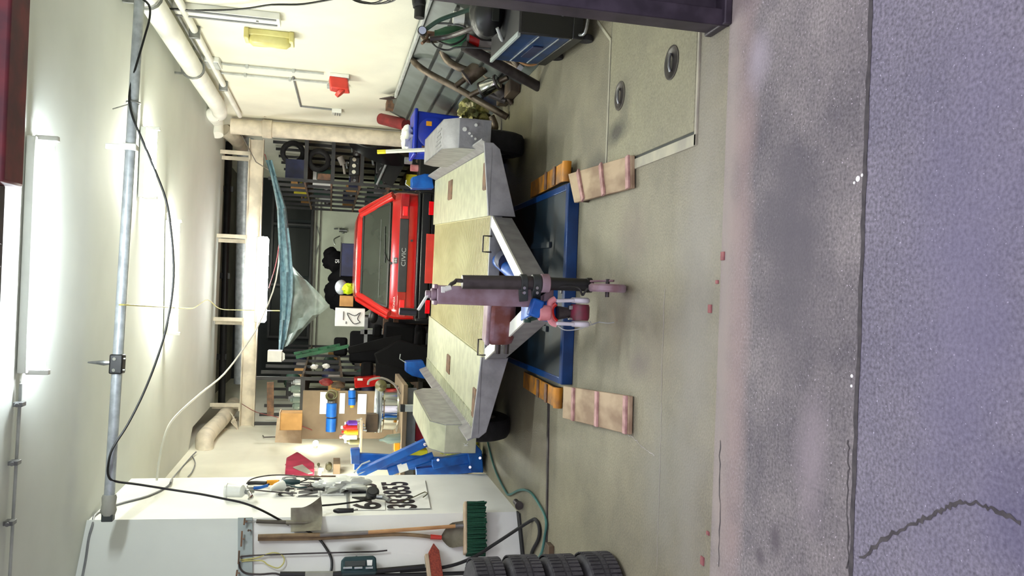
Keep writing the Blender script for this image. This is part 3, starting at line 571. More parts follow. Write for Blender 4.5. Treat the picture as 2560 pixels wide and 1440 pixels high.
for s in (1, -1):
    for yy in (.93, 1.6):
        wh = part('wheel', MB().lathe([(.18, -.07), (.16, -.06), (.15, .02), (.05, .04), (.001, .04), (.001, .0), (.15, -.03)], B(s*1.23, yy, .3), tx*s, 24), 'steel', t)
        part('tyre', MB().lathe(tyre_prof(.3, .18, .19), B(s*1.23, yy, .3), tx, 36, loop=True), 'black_rubber', wh)
    x0, x1 = s*1.12, s*1.36
    prof = [(.45, .38), (.45, .64), (.60, .75), (1.95, .75), (2.1, .64), (2.1, .42), (2.09, .42), (2.09, .63), (1.94, .735), (.61, .735), (.46, .63), (.46, .38)]
    fd = part('fender', MB().prism([B(x0, y, z) for y, z in prof], tx*(x1-x0)), 'aluminium_grey' if s > 0 else 'aluminium', t, .004, label='aluminium wheel box, '+('right' if s > 0 else 'left'))
    part('fender_side', MB().prism([B(x1, y, z) for y, z in ((.45, .5), (.45, .64), (.60, .75), (1.95, .75), (2.1, .64), (2.1, .5))], -tx*s*.008), 'aluminium_grey', fd)
    part('fender_side', MB().prism([B(x0, y, z) for y, z in ((.45, .4), (.45, .64), (.60, .75), (1.95, .75), (2.1, .64), (2.1, .4))], tx*s*.008), 'aluminium_grey', fd)
    if s > 0:
        mb = MB()
        for (dx, dz, rr, ln_) in ((.15, -.06, .018, .0), (.12, -.10, .011, .0), (.10, -.12, .009, 0), (.19, -.15, .013, .0), (.08, -.15, .010, 0)):
            c_ = B(x0+dx, .441, .66+dz); mb.cyl(c_, c_-ty_*.003, rr, n=12)
        part('paint_spot', mb, 'white_plastic', fd)
        mb = MB()
        for k in range(5): bb(mb, x0+.03+.035*k, .7+.05*(k % 2), .751, x0+.045+.035*k, .95+.04*((k*3) % 4), .753)
        part('worn_marking', mb, 'grey', fd)
    else:
        p_ = B(-1.3, .44, .45); text('white_mark', 'K', .05, 'white_plastic', fd, p_, tx, ZU)
mb = MB()
for s_, y_ in ((1, .02),):
    for (x, ) in ((.36,), (-.42,)):
        mb.tube([B(x-.06, -.01, BZ-.02), B(x-.06, -.035, BZ-.02), B(x-.06, -.04, BZ+.045), B(x+.06, -.04, BZ+.045), B(x+.06, -.035, BZ-.02), B(x+.06, -.01, BZ-.02)], .007, 8)
part('tie_loop', mb, 'exhaust_dark', t)
# drawbar
apex = V((-.06, 4.75, .40))
for s, xi in ((1, XI1-.04), (-1, XI0+.02)):
    a, b = B(xi, .0, BZ-.10), V((-.06+s*.05, 4.62, .37))
    db = part('drawbar_arm', MB().bar(a, b, .07, .15), 'aluminium_grey', t, .006)
    part('drawbar_cap', MB().bar(a+ZU*.078, b+ZU*.078, .085, .012), 'white_paint', db)
part('drawbar', MB().tube([(.30, 6.3, .36), (.06, 5.0, .37), (-.02, 4.6, .37)], .05, 14), 'blue_paint', t, label='blue round drawbar tube')
part('drawbar_sleeve', MB().tube([(.24, 5.75, .36), (.21, 5.6, .36)], .075, 14), 'navy', t)
part('drawbar_plate', MB().prism([(-.17, 4.72, .455), (.1, 4.72, .455), (.08, 4.5, .455), (-.13, 4.5, .455)], (0, 0, .012)).box((-.04, 4.6, .36), (.16, .2, .12)), 'blue_paint', t, .006)
# spare drum / storage roller beside the winch post
p0, p1 = V((-.04, 5.15, .50)), V((-.34, 5.22, .495))
part('storage_box', MB().bar(p0, p1, .17, .19), 'winch_rust' if 'winch_rust' in M else 'rust', t, .045, label='rusty box with rounded edges behind the winch post')
part('storage_box_top', MB().bar(p0+V((0, .0, .085)), p1+V((0, .0, .085)), .15, .03), 'winch_paint', t, .012)
part('bolt', MB().cyl(p1, p1-V((.07, -.01, 0)), .02, n=8).cyl(p1+ZU*-.06, p1-V((.07, -.01, .06)), .018, n=8), 'exhaust_dark', t)
# winch post with crank
a, b = P(1330, 745, Y=4.45), P(1090, 743, Y=4.45)
wp = part('winch_post', MB().bar(V((a.x, a.y, .40)), V((a.x, a.y, b.z)), .105, .105, up=(0, 1, 0)), 'winch_paint', t, .008)
tp = V((a.x, a.y, b.z))
part('post_cap', MB().cyl(tp, tp+ZU*.03, .035).cyl(tp+ZU*.03, tp+ZU*.06, .022).box(tp+V((-.045, 0, .008)), (.025, .1, .02)).box(tp+V((.045, 0, .008)), (.025, .1, .02)), 'winch_paint', wp, .004)
e = P(1045, 775, Y=4.45)
part('crank_arm', MB().bar(tp+ZU*.045, V((e.x, a.y-.01, e.z)), .014, .04, up=(0, 1, 0)), 'white_plastic', wp, .004)
g0, g1 = P(1042, 781, Y=4.44), P(998, 778, Y=4.44)
part('crank_grip', MB().cyl(g0, g1, .021, n=16), 'black_plastic', wp, .005)
part('post_foot', MB().bar((a.x, a.y, .36), (a.x, a.y, .42), .13, .15, up=(0, 1, 0)), 'winch_paint', t, .01)
# jockey wheel
jx0, jx1 = P(1155, 705, Y=4.3), P(1330, 708, Y=4.28)
jw = part('jockey_tube', MB().cyl((jx0.x, 4.3, jx0.z), (jx1.x+.005, 4.3, P(1375, 709, Y=4.3).z), .038), 'exhaust_dark', t, label='outer tube of the jockey wheel')
q0, q1 = P(1370, 709, Y=4.3), P(1478, 713, Y=4.3)
part('inner_tube', MB().cyl(q0, q1, .036).cyl(P(1466, 713, Y=4.3), q1, .042), 'black', jw)
part('clamp', MB().cyl(P(1300, 707, Y=4.3), P(1316, 707, Y=4.3), .048).cyl(P(1330, 708, Y=4.3), P(1350, 708, Y=4.3), .05).bar(P(1308, 715, Y=4.3), P(1308, 745, Y=4.4), .05, .05).bar(P(1340, 718, Y=4.3), P(1340, 745, Y=4.4), .05, .05), 'tape_dark', jw, .004)
part('clamp_collar', MB().cyl(P(1352, 708, Y=4.3), P(1372, 708, Y=4.3), .052), 'winch_paint', jw, .004)
mb = MB()
for x, y in ((1309, 720), (1341, 720), (1309, 732), (1341, 732)): q = P(x, y, Y=4.24); part('clamp_bolt', MB().cyl(q, q+V((0, -.02, 0)), .009, n=6), 'chrome', jw)
part('crank', MB().tube([P(1155, 702, Y=4.3), P(1140, 701, Y=4.3), P(1136, 706, Y=4.28), P(1128, 710, Y=4.27), P(1124, 716, Y=4.26)], .011, 8), 'exhaust_dark', jw)
part('crank_knob', MB().cyl(P(1128, 718, Y=4.26), P(1112, 723, Y=4.26), .014, n=12).bar(P(1108, 716, Y=4.26), P(1108, 732, Y=4.26), .014, .02), 'white_plastic', jw, .003)
fk = part('wheel_fork', MB().bar(P(1476, 703, Y=4.26), P(1535, 702, Y=4.2), .012, .05, up=(0, 1, 0)).bar(P(1476, 726, Y=4.26), P(1535, 728, Y=4.2), .012, .05, up=(0, 1, 0)).bar(P(1478, 702, Y=4.28), P(1478, 727, Y=4.28), .06, .014), 'winch_paint', jw, .003)
wc = V((.045, 4.2, .105))
part('jockey_roller', MB().lathe([(.03, -.022), (.095, -.022), (.105, -.012), (.105, .012), (.095, .022), (.03, .022)], wc, (1, 0, 0), 30), 'winch_paint', fk)
part('axle_bolt', MB().cyl(wc-V((.05, 0, 0)), wc+V((.05, 0, 0)), .012, n=8), 'exhaust_dark', fk)
part('brake_cable', MB().tube([P(1330, 752, Y=4.5), P(1345, 742, Y=4.4), P(1380, 722, Y=4.3), P(1420, 716, Y=4.25), P(1448, 722, Y=4.2), P(1456, 738, Y=4.2), P(1462, 730, Y=4.2), P(1470, 722, Y=4.2)], .006, 6, smooth=4), 'black', t)
# coupling head: red cup, two white arms ending in discs, purple roller between
cy = 4.32
def C(x, y, dy=0): return P(x, y, Y=cy+dy)
cp = part('coupling_head', MB().bar(C(1325, 765), C(1352, 775), .07, .1).tube([C(1345, 778, .1), C(1380, 778, .02)], [.05, .065], 16), 'blue_paint', t, .01, label='blue coupling body')
part('coupling_cup', MB().tube([C(1346, 782), C(1374, 782)], .044, 16), 'pink_paint', cp, .006)
pts = [C(1388, 747), C(1376, 755), C(1373, 768), C(1373, 782), C(1375, 797), C(1381, 807), C(1391, 811)]
part('coupling_yoke', MB().tube(pts, .018, 10, smooth=4), 'pink_paint', cp)
part('yoke_lining', MB().tube([C(1390, 760), C(1381, 768), C(1380, 782), C(1384, 796), C(1392, 803)], .013, 8, smooth=3), 'red_paint', cp)
for s, yy in ((1, 752), (-1, 808)):
    arm = part('arm', MB().bar(C(1388, yy), C(1432, yy-1 if s > 0 else yy+2), .02, .075, up=(0, 1, 0)), 'fork_white', cp, .006)
    q = C(1450, yy-1 if s > 0 else yy+2)
    part('arm_disc', MB().lathe([(.001, -.016), (.045, -.016), (.055, -.008), (.055, .008), (.045, .016), (.001, .016)], q, (1, 0, 0), 26), 'fork_white', arm)
part('roller', MB().lathe([(.02, -.045), (.05, -.045), (.056, -.03), (.056, .03), (.05, .045), (.02, .045)], C(1449, 781, .01), (1, 0, 0), 26), 'roller_red', cp)
part('ball_socket', MB().tube([C(1392, 782, .02), C(1425, 782, .03)], [.04, .028], 14), 'exhaust_dark', cp)
part('grub_nut', MB().bar(C(1428, 764), C(1428, 774), .03, .03), 'steel', cp, .003); part('grub_nut', MB().bar(C(1426, 794), C(1426, 800), .025, .025), 'steel', cp, .003)
part('release_lever', MB().tube([C(1320, 800, .05), C(1345, 793, .05), C(1370, 788, .02)], .012, 8).tube([C(1318, 806, .05), C(1318, 798, .05)], .022, 12), 'green_dark', cp)
part('safety_wire', MB().tube([C(1395, 815), C(1412, 825), C(1440, 824), C(1470, 815), C(1495, 806), C(1520, 808), C(1535, 806)], .003, 5, smooth=4).tube([C(1475, 803), C(1480, 812), C(1500, 804)], .003, 5), 'light_grey', cp)

# ================================================================ LOW BLUE LIFT AND RAMPS
t = T('scissor_lift', 'flat blue lowered scissor lift lying on the floor under the trailer', 'lift', (.07, 5.9, 0))
part('platform', MB().b2((-.59, 5.16, .06), (.73, 7.6, .075)), 'lift_deck', t, .003)
part('front_bar', MB().b2((-.60, 5.11, .0), (.745, 5.17, .08)), 'lift_blue', t, .006)
for x_ in (-.60, .70): part('side_bar', MB().b2((x_, 5.17, 0), (x_+.045, 7.6, .08)), 'lift_blue', t, .004)
mb = MB()
for x in (-.25, .35): mb.bar((x, 5.5, .085), (x+.05, 7.4, .085), .04, .015)
part('scissor_arm', mb, 'lift_deck', t)
part('bolt', MB().cyl((.02, 5.17, .08), (.02, 5.17, .09), .014, n=8), 'steel', t)
for s, xc in ((1, .835), (-1, -.70)):
    a_ = T('drive_on_flap', 'orange worn drive-on flap at the %s side of the blue lift' % ('right' if s > 0 else 'left'), 'ramp', (xc, 5.6, 0), 0, None)
    x0, x1 = (xc-.065, xc+.065)
    part('flap_plate', MB().prism([(x0, 5.22, .09), (x0, 6.3, .045), (x0, 6.3, .03), (x0, 5.22, .075)], (x1-x0, 0, 0)), 'orange_paint', a_, .003)
    part('flap_roll', MB().cyl((x0-.005, 5.22, .065), (x1+.005, 5.22, .065), .032, n=16), 'orange_paint', a_)
    part('flap_roll_lining', MB().cyl((x0-.007, 5.22, .065), (x1+.007, 5.22, .065), .02, n=12), 'black', a_)
    mb = MB()
    for yy in (5.45, 5.72): mb.bar((x0, yy, .096-.011*(yy-5.3)*4), (x1, yy, .096-.011*(yy-5.3)*4), .05, .008)
    part('wear_strip', mb, 'rust', a_); part('support', MB().b2((x0+.02, 5.3, 0), (x1-.02, 5.9, .05)), 'exhaust_dark', a_)
def ramp(name, label, f_in, f_out, b_in, b_out):
    fi, fo, bi, bo = [P(x, y, Z=z) for (x, y), z in ((f_in, .03), (f_out, .03), (b_in, .075), (b_out, .075))]
    t = T(name, label, 'ramp', ((fi.x+fo.x)/2, (fi.y+bi.y)/2, 0))
    part('board', MB().prism([fi, fo, bo, bi], (0, 0, -.025)), 'wood_board', t, .004)
    for k in (.03, .42, .80):
        a = fi.lerp(bi, k)+ZU*.006; b = fo.lerp(bo, k)+ZU*.006
        part('cleat', MB().bar(a, b, .042, .014), 'wood_cleat', t, .002)
    part('support', MB().bar(fi.lerp(fo, .1).lerp(bi.lerp(bo, .1), .85)-ZU*.045, fi.lerp(fo, .9).lerp(bi.lerp(bo, .9), .85)-ZU*.045, .08, .04), 'wood_dark', t)
ramp('wooden_ramp', 'wooden ramp board with pink cleats on the right in front of the blue lift', (1577, 470), (1577, 388), (1435, 507), (1420, 435))
ramp('wooden_ramp', 'wooden ramp board with pink cleats on the left in front of the blue lift', (1572, 990), (1570, 1086), (1408, 965), (1406, 1045))
nt = M['wood_board'].node_tree

# ================================================================ RED HATCHBACK
CX, CY0 = .415, 10.12
car = T('hatchback_car', 'red three-door hatchback seen from behind, parked behind the trailer', 'car', (CX, CY0+1.9, 0))
def ring(z, hw, yr, yf, r, bow=.04, n=6):
    pts = []
    cs = [(hw-r, yr+r, -90), (hw-r, yf-r, 0), (-hw+r, yf-r, 90), (-hw+r, yr+r, 180)]
    for cx_, cy_, a0 in cs:
        for k in range(n+1):
            a = math.radians(a0+90*k/n); pts.append(V((CX+cx_+r*math.cos(a), CY0+cy_+r*math.sin(a), z)))
    # rear rows bow outwards in the middle
    return pts
rings = [ring(.24, .74, .10, 3.60, .2), ring(.30, .79, .05, 3.68, .2), ring(.50, .81, .02, 3.72, .2), ring(.70, .815, .0, 3.68, .2), ring(.80, .81, .01, 3.5, .2), ring(.87, .79, .03, 2.7, .2)]
mb = MB(); n = len(rings[0]); mb.v = [p for r in rings for p in r]
for i in range(len(rings)-1):
    for k in range(n): mb.f.append((i*n+k, i*n+(k+1) % n, (i+1)*n+(k+1) % n, (i+1)*n+k))
mb.f += [tuple(range(n-1, -1, -1)), tuple(range((len(rings)-1)*n, len(rings)*n))]
part('body', mb, 'car_red', car, ang=35)
g0, g1, g2 = ring(.865, .775, .05, 2.6, .16), ring(1.23, .565, .40, 2.0, .2), ring(1.285, .50, .50, 1.85, .25)
mb = MB(); mb.v = g0+g1; mb.f = [(k, (k+1) % n, n+(k+1) % n, n+k) for k in range(n)]
part('greenhouse', mb, 'car_glass', car)
mb = MB(); ra = ring(1.225, .572, .39, 2.02, .2); rb = ring(1.27, .55, .43, 1.95, .22)
mb.v = ra+rb+g2; mb.f = [(i*n+k, i*n+(k+1) % n, (i+1)*n+(k+1) % n, (i+1)*n+k) for i in range(2) for k in range(n)]+[tuple(range(2*n, 3*n))]
part('roof', mb, 'car_red', car)
def rear(x, z, off=.0):
    """a point on the sloping tailgate: z .86 to 1.24"""
    k = (z-.865)/(1.23-.865); return V((CX+x, CY0+.05+.35*k-off, z))
def hwz(z): k = (z-.865)/(1.23-.865); return .775+(.565-.775)*k
for s in (-1, 1):
    mb = MB()
    mb.tube([rear(s*(hwz(z)-.05+.03*(1.2-z)), z, -.005) for z in (.86, .95, 1.05, 1.15, 1.24)], [.045, .045, .042, .04, .04], 10)
    mb.tube([V((CX+s*(.79), CY0+.25, .86)), V((CX+s*.69, CY0+.42, 1.05)), V((CX+s*.575, CY0+.62, 1.25))], .035, 8)
    for yy, zz in ((1.2, 1.24), (2.0, 1.22)): part('window_pillar', MB().tube([V((CX+s*.785, CY0+yy+(0 if yy < 1.5 else .6), .86)), V((CX+s*.57, CY0+yy, zz))], .03, 8), 'car_red', car)
    part('window_pillar', mb, 'car_red', car)
wn = part('rear_window', MB().prism([rear(s*x, z, .012) for s, x, z in ((-1, .645, .905), (1, .645, .905), (1, .535, 1.20), (-1, .535, 1.20))], V((0, .006, -.004))), 'car_glass', car, label='dusty tinted rear window')
mb = MB(); c4 = [rear(s*x, z, .016) for s, x, z in ((-1, .655, .895), (1, .655, .895), (1, .54, 1.21), (-1, .54, 1.21))]
for i in range(4): mb.bar(c4[i], c4[(i+1) % 4], .022, .012, up=(0, -1, .9))
part('window_seal', mb, 'black', wn)
part('reflection_line', MB().bar(rear(-.55, 1.0, .02), rear(.45, 1.0, .02), .003, .004), 'grey', wn)  # thin grey bar draws a lamp's reflection on the rear glass
part('wiper', MB().tube([rear(-.10, .875, .03), rear(-.04, .925, .03), rear(.03, .95, .03)], .007, 6).tube([rear(-.10, .94, .026), rear(.36, .955, .026)], .006, 6).cyl(rear(-.105, .865, .02), rear(-.105, .87, .045), .018, n=10), 'black', car)
def strip(name, z0, z1, hw, y, mt, par=car, x0=None, x1=None, bev=.006, th=.03, label=None):
    a = CX-hw if x0 is None else CX+x0; b = CX+hw if x1 is None else CX+x1
    return part(name, MB().b2((a, CY0+y-th/2, z0), (b, CY0+y+th/2, z1)), mt, par, bev, label)
strip('tailgate_trim', .665, .775, .46, .005, 'dark_grey')
for s in (-1, 1):
    a, b = (.46, .775) if s > 0 else (-.775, -.46)
    tl = strip('tail_light', .665, .775, 0, .01, 'tail_lamp', x0=a, x1=b)
    a2, b2 = (.50, .62) if s > 0 else (-.68, -.56)
    strip('lamp_lens', .68, .745, 0, -.005, 'tail_lamp_bright', par=tl, x0=a2, x1=b2, th=.02)
text('badge_letters', 'CIVIC', .075, 'light_grey', car, (CX-.14, CY0-.016, .69), (1, 0, 0), ZU, sx=1.25)
text('badge_letters', 'HONDA', .035, 'white_plastic', car, (CX-.68, CY0+.0, .80), (1, 0, 0), (0, .1, 1), sx=1.2)
em = part('emblem', MB().box((CX-.07, CY0+.0, .815), (.075, .008, .05)), 'steel', car, .006)
text('emblem_letter', 'H', .045, 'white_plastic', em, (CX-.092, CY0-.01, .797), (1, 0, 0), ZU, sx=1.3)
part('bumper', MB().tube([(CX-.81, CY0+.5, .45), (CX-.81, CY0+.1, .45), (CX-.72, CY0-.03, .45), (CX+.72, CY0-.03, .45), (CX+.81, CY0+.1, .45), (CX+.81, CY0+.5, .45)], .0, 4), 'black', car)
mb = MB()
for z0, z1, o in ((.52, .56, .0), (.40, .515, .02), (.33, .395, .0)): mb.b2((CX-.79, CY0-.07-o, z0), (CX+.79, CY0+.1, z1))
mb.b2((CX-.82, CY0-.04, .36), (CX-.76, CY0+.5, .55)).b2((CX+.76, CY0-.04, .36), (CX+.82, CY0+.5, .55))
bp_ = part('bumper', mb, 'black_plastic', car, .015)
for x in (-.72, .52): part('reflector', MB().b2((CX+x, CY0-.10, .37), (CX+x+.17, CY0-.085, .43)), 'tail_lamp_bright', bp_, .003)
part('number_plate', MB().b2((CX-.34, CY0-.12, .33), (CX+.28, CY0-.10, .45)), 'faded_red', bp_, .003, label='blank red plate below the bumper')
part('tailgate_lock', MB().cyl((CX+.19, CY0-.01, .62), (CX+.19, CY0+.02, .62), .015, n=12), 'dark_grey', car)
for s in (-1, 1):
    for yy in (.72, 3.0):
        wl = part('wheel', MB().lathe([(.17, -.06), (.15, -.05), (.14, .03), (.04, .05), (.001, .05), (.001, .0), (.15, -.03)], (CX+s*.74, CY0+yy, .28), (s, 0, 0), 24), 'steel', car)
        part('tyre', MB().lathe(tyre_prof(.28, .17, .17), (CX+s*.74, CY0+yy, .28), (1, 0, 0), 32, loop=True), 'black_rubber', wl)
part('door_mirror', MB().lump((CX-.86, CY0+2.1, .95), (.1, .05, .07), .05), 'black', car)
mb = MB()
for s in (-1, 1): mb.box((CX+s*.35, CY0+1.2, .82), (.42, .16, .5))
# ================================================================ TYRE STACK, HOSES ON THE FLOOR (left)
def tyre(name, label, c, ax=ZU, ro=.30, ri=.19, wd=.19, group=None, tr=True):
    mb = MB().lathe(tyre_prof(ro, ri, wd), c, ax, 40, loop=True)
    if tr: tread(mb, c, ax, ro, wd)
    return solo(name, label, 'tyre', mb, 'tyre_dusty' if tr else 'black_rubber', group=group)
for k, (dx, lb) in enumerate(((0.02, 'worn car tyre at the bottom of the floor stack beside the pillar'), (.0, 'car tyre second from the bottom of the floor stack'), (-.01, 'car tyre third from the bottom of the floor stack'), (-.03, 'car tyre on top of the floor stack beside the pillar'))):
    tyre('car_tyre', lb, (-1.75+dx, 4.2+.04*k, .1+.2*k), group='tyres stacked by the pillar')
def F(x, y): return P(x, y, Z=.015)
solo('rubber_hose', 'black rubber hose curving from the wall bars down to the floor by the tyres', 'hose', MB().tube([PF(1000, 1428, .05), PF(1110, 1418, .06), PF(1180, 1395, .1), PF(1240, 1358, .15), F(1325, 1303), F(1342, 1303), F(1349, 1325), F(1345, 1350), F(1330, 1380), F(1315, 1440)], .014, 8, smooth=5), 'black_rubber')
pts = [P(1213, 1076, Z=.02), P(1225, 1130, Z=.015), F(1240, 1180), F(1265, 1230), F(1275, 1236), F(1300, 1225), F(1325, 1230), F(1350, 1265), F(1365, 1300), F(1362, 1340), F(1350, 1390), F(1315, 1425)]
solo('air_hose', 'thin green air hose lying in a curve on the floor around the pillar', 'hose', MB().tube(pts, .010, 8, smooth=5), 'hose_green')
mb = MB().bar(P(1372, 985, Z=.004), P(1366, 1365, Z=.004), .035, .012); solo('floor_cable_cover', 'dark flat cable strip running across the floor from the lift to the tyres', 'strip', mb, 'exhaust_dark')
q = F(1375, 1385); solo('wood_block', 'small square wooden block on the floor behind the tyre stack', 'block', MB().box((q.x, q.y, .02), (.14, .1, .04)), 'wood_dark', .004)
q = F(1302, 1262); solo('floor_flange', 'short dark pipe stub with a collar at the foot of the pillar', 'pipe', MB().cyl((q.x, q.y+.1, .035), (q.x, q.y-.02, .035), .024).cyl((q.x, q.y-.01, .035), (q.x, q.y-.03, .035), .034), 'exhaust_dark')
q = F(1345, 1322); solo('dark_gap_strip', 'dark strip standing in for the shaded gap at the foot of the pillar', 'mat', MB().prism([FA+FN*.02, FA+FN*.10+FD*.05, FA+FN*.10+FD*1.3, FA+FN*.02+FD*1.3], (0, 0, .015)), 'black_rubber')  # dark strip laid where the gap under the pillar falls into shadow

# ================================================================ THINGS HANGING ON THE PILLAR, FRONT FACE
def onf(mb, pts, r, off=.03, n=8, smooth=0): return mb.tube([PF(x, y, off) for x, y in pts], r, n, smooth=smooth)
a, b, c, d = PF(595, 1296, .004), PF(632, 1295, .004), PF(632, 1450, .004), PF(595, 1450, .004)
t = T('hook_board', 'pale board with iron hooks across the front of the pillar', 'board', PF(613, 1370, .01))
part('board', MB().prism([a, b, c, d], FN*.02), 'sheet_grey', t, .003)
for x, y0, y1 in ((612, 1296, 1312), (605, 1328, 1366), (622, 1324, 1328), (598, 1377, 1410), (593, 1425, 1440)):
    mb = MB().tube([PF(x+4, (y0+y1)/2, .02), PF(x+4, (y0+y1)/2, .07)], .007, 6).tube([PF(x-2 if k_ else x, yy, .065) for k_, yy in enumerate((y0, y1))], .007, 6)
    part('hook', mb, 'rust', t)
def blade(gridpx, nx, ny, bulge, off0):
    """gridpx: four corners; a dished sheet standing off the wall"""
    A, B_, C_, D_ = gridpx; g = []
    for i in range(nx+1):
        u = i/nx; row = []
        for j in range(ny+1):
            v = j/ny; x = (A[0]*(1-v)+D_[0]*v)*(1-u)+(B_[0]*(1-v)+C_[0]*v)*u; y = (A[1]*(1-v)+D_[1]*v)*(1-u)+(B_[1]*(1-v)+C_[1]*v)*u
            row.append(PF(x, y, off0+bulge(u, v)))
        g.append(row)
    return g
t = T('scoop_shovel', 'short-handled grey metal scoop shovel hanging from the hook board', 'shovel', PF(800, 1290, .03))
part('handle', onf(MB(), [(641, 1303), (725, 1306), (740, 1307)], .016, .035), 'shovel_grip', t)
part('wire', onf(MB(), [(612, 1300), (645, 1303)], .003, .03, 5).tube([PF(612, 1306, .03), PF(645, 1305, .03)], .003, 5), 'steel', t)
nu = 14; g = []
top = lambda u: 1270-27*max(0, (u-.35)/.65)**1.6-2*u; bot = lambda u: 1330-4*u
g = [[PF(727+75*u+4*math.sin(v*3.14)*u, top(u)*(1-v)+bot(u)*v, .03+.05*(abs(v-.45)*2)**2*(.3+u)) for v in [j/10 for j in range(11)]] for u in [i/nu for i in range(nu+1)]]
part('blade', MB().grid(g, FN*.004), 'shovel_metal', t)
part('socket', onf(MB(), [(715, 1306), (760, 1307), (785, 1305)], [.019, .016, .006], .038), 'shovel_metal', t)
t = T('push_broom', 'long wooden broom with green bristles hanging head down on the pillar', 'broom', PF(1180, 1322, .05))
part('handle', onf(MB(), [(645, 1341), (800, 1337)], .017, .06), 'handle_brown', t)
part('handle', onf(MB(), [(800, 1337), (920, 1331)], .0165, .06), 'stone_grey', t, label='grey painted stretch of the handle')
part('handle', onf(MB(), [(920, 1331), (1145, 1315)], .015, .06), 'wood', t)
part('socket', onf(MB(), [(1138, 1315), (1158, 1314)], .02, .06), 'steel', t)
hd = part('broom_head', MB().bar(PF(1163, 1256, .06), PF(1163, 1386, .06), .07, .028, up=ZU), 'wood_pale', t, .01)
mb = MB(); A, B_ = PF(1172, 1256, .06), PF(1172, 1388, .06)
for i in range(36):
    for j in range(4):
        p = A.lerp(B_, (i+.5)/36)+FN*(-.028+.0185*j+rnd(-.003, .003)); e_ = p-ZU*(.135+rnd(-.01, .01))+FN*rnd(-.012, .012)+(B_-A).normalized()*rnd(-.008, .008)
        mb.tube([p+ZU*.02, e_], [.007, .008], 4)
part('bristles', mb, 'bristle_green', t, stuff=False)
t = T('long_shovel', 'shovel with a long curved wooden handle and red ferrule behind the green broom', 'shovel', PF(1130, 1335, .03))
part('handle', onf(MB(), [(645, 1347), (800, 1345), (950, 1337), (1010, 1336), (1060, 1340), (1080, 1343)], [.017, .017, .016, .015, .015, .015], .03, smooth=3), 'handle_brown', t)
part('ferrule', onf(MB(), [(1076, 1342), (1104, 1344)], [.02, .018], .03), 'faded_red', t)
g = []
for u in [i/10 for i in range(11)]:
    wv = [30*math.sin(min(1, u*2.4)*math.pi/2), ][0]; xc = 1101+75*u; yc = 1343-12*u
    g.append([PF(xc, yc-wv*1.05*s_, .02+.02*s_*s_) for s_ in [(-1+.25*j) for j in range(9)]])
part('blade', MB().grid(g, FN*.004), 'wood_pale' if False else 'shovel_metal', t)
t = T('hand_brush', 'hand brush with stiff reddish bristles hanging low on the pillar', 'brush', PF(1080, 1400, .07))
part('brush_back', MB().bar(PF(1066, 1386, .08), PF(1074, 1450, .08), .05, .03, up=ZU), 'wood_pale', t, .006)
mb = MB().prism([PF(1070, 1384, .05), PF(1082, 1362, .05), PF(1096, 1380, .05), PF(1107, 1450, .05), PF(1074, 1450, .05)], FN*.05); part('bristles', mb, 'bristle_red', t, .004)
solo('iron_rod', 'thin iron rod hanging beside the broom handles', 'rod', onf(MB(), [(600, 1392), (625, 1389), (760, 1384), (900, 1380), (940, 1379), (968, 1376)], .006, .03, 6, 2), 'exhaust_dark')
solo('wire_loop', 'loop of yellowish wire hanging from the hook board', 'wire', onf(MB(), [(600, 1400), (640, 1395), (680, 1382), (705, 1388), (710, 1405), (695, 1420), (670, 1412), (655, 1402), (620, 1402), (604, 1404)], .005, .03, 6, 4), 'yellow_cable')
solo('wire_loop', 'dark wire drooping from the hook board towards the bars', 'wire', onf(MB(), [(598, 1405), (600, 1420), (615, 1433), (650, 1436), (690, 1434), (715, 1445)], .008, .03, 6, 4), 'exhaust_dark')
solo('hanging_cable', 'black cable coming out from behind the scoop and curving down', 'cable', onf(MB(), [(760, 1322), (795, 1345), (815, 1370), (828, 1395), (829, 1420), (824, 1440)], .010, .02, 8, 4), 'black')
t = T('wall_motor', 'dark blue electric motor box bolted to the front of the pillar', 'motor', PF(895, 1430, .06))
part('motor_housing', MB().prism([PF(852, 1412, .02), PF(860, 1402, .02), PF(930, 1399, .02), (PF(938, 1404, .02)), PF(940, 1440, .02), PF(852, 1444, .02)], FN*.12), 'dark_teal', t, .012)
part('cover', MB().prism([PF(862, 1404, .14), PF(915, 1402, .14), PF(913, 1416, .14), PF(862, 1418, .14)], FN*.012), 'tape_dark', t, .004)
part('label_plate', MB().prism([PF(917, 1400, .142), PF(931, 1400, .142), PF(930, 1414, .142), PF(918, 1414, .142)], FN*.003), 'paper', t)
mb = MB()
for k in range(3): mb.tube([PF(858+28*k, 1420, .16), PF(880+26*k, 1419, .16)], .008, 6)
part('pipe_fitting', mb, 'galvanised', t)
part('outlet', MB().tube([PF(893, 1400, .06), PF(890, 1392, .05)], [.02, .012], 10), 'exhaust_dark', t)
t = T('pipe_bars', 'pair of black vertical bars running down the front of the pillar', 'bars', PF(1000, 1428, .06))
part('bar', onf(MB(), [(700, 1436), (830, 1436), (940, 1428), (1062, 1417)], .022, .06), 'black', t); part('bar', onf(MB(), [(815, 1440), (1000, 1438), (1190, 1432)], .016, .05), 'black', t)
part('bar_wrap', onf(MB(), [(763, 1437), (832, 1436)], .026, .06), 'skin_tape', t)

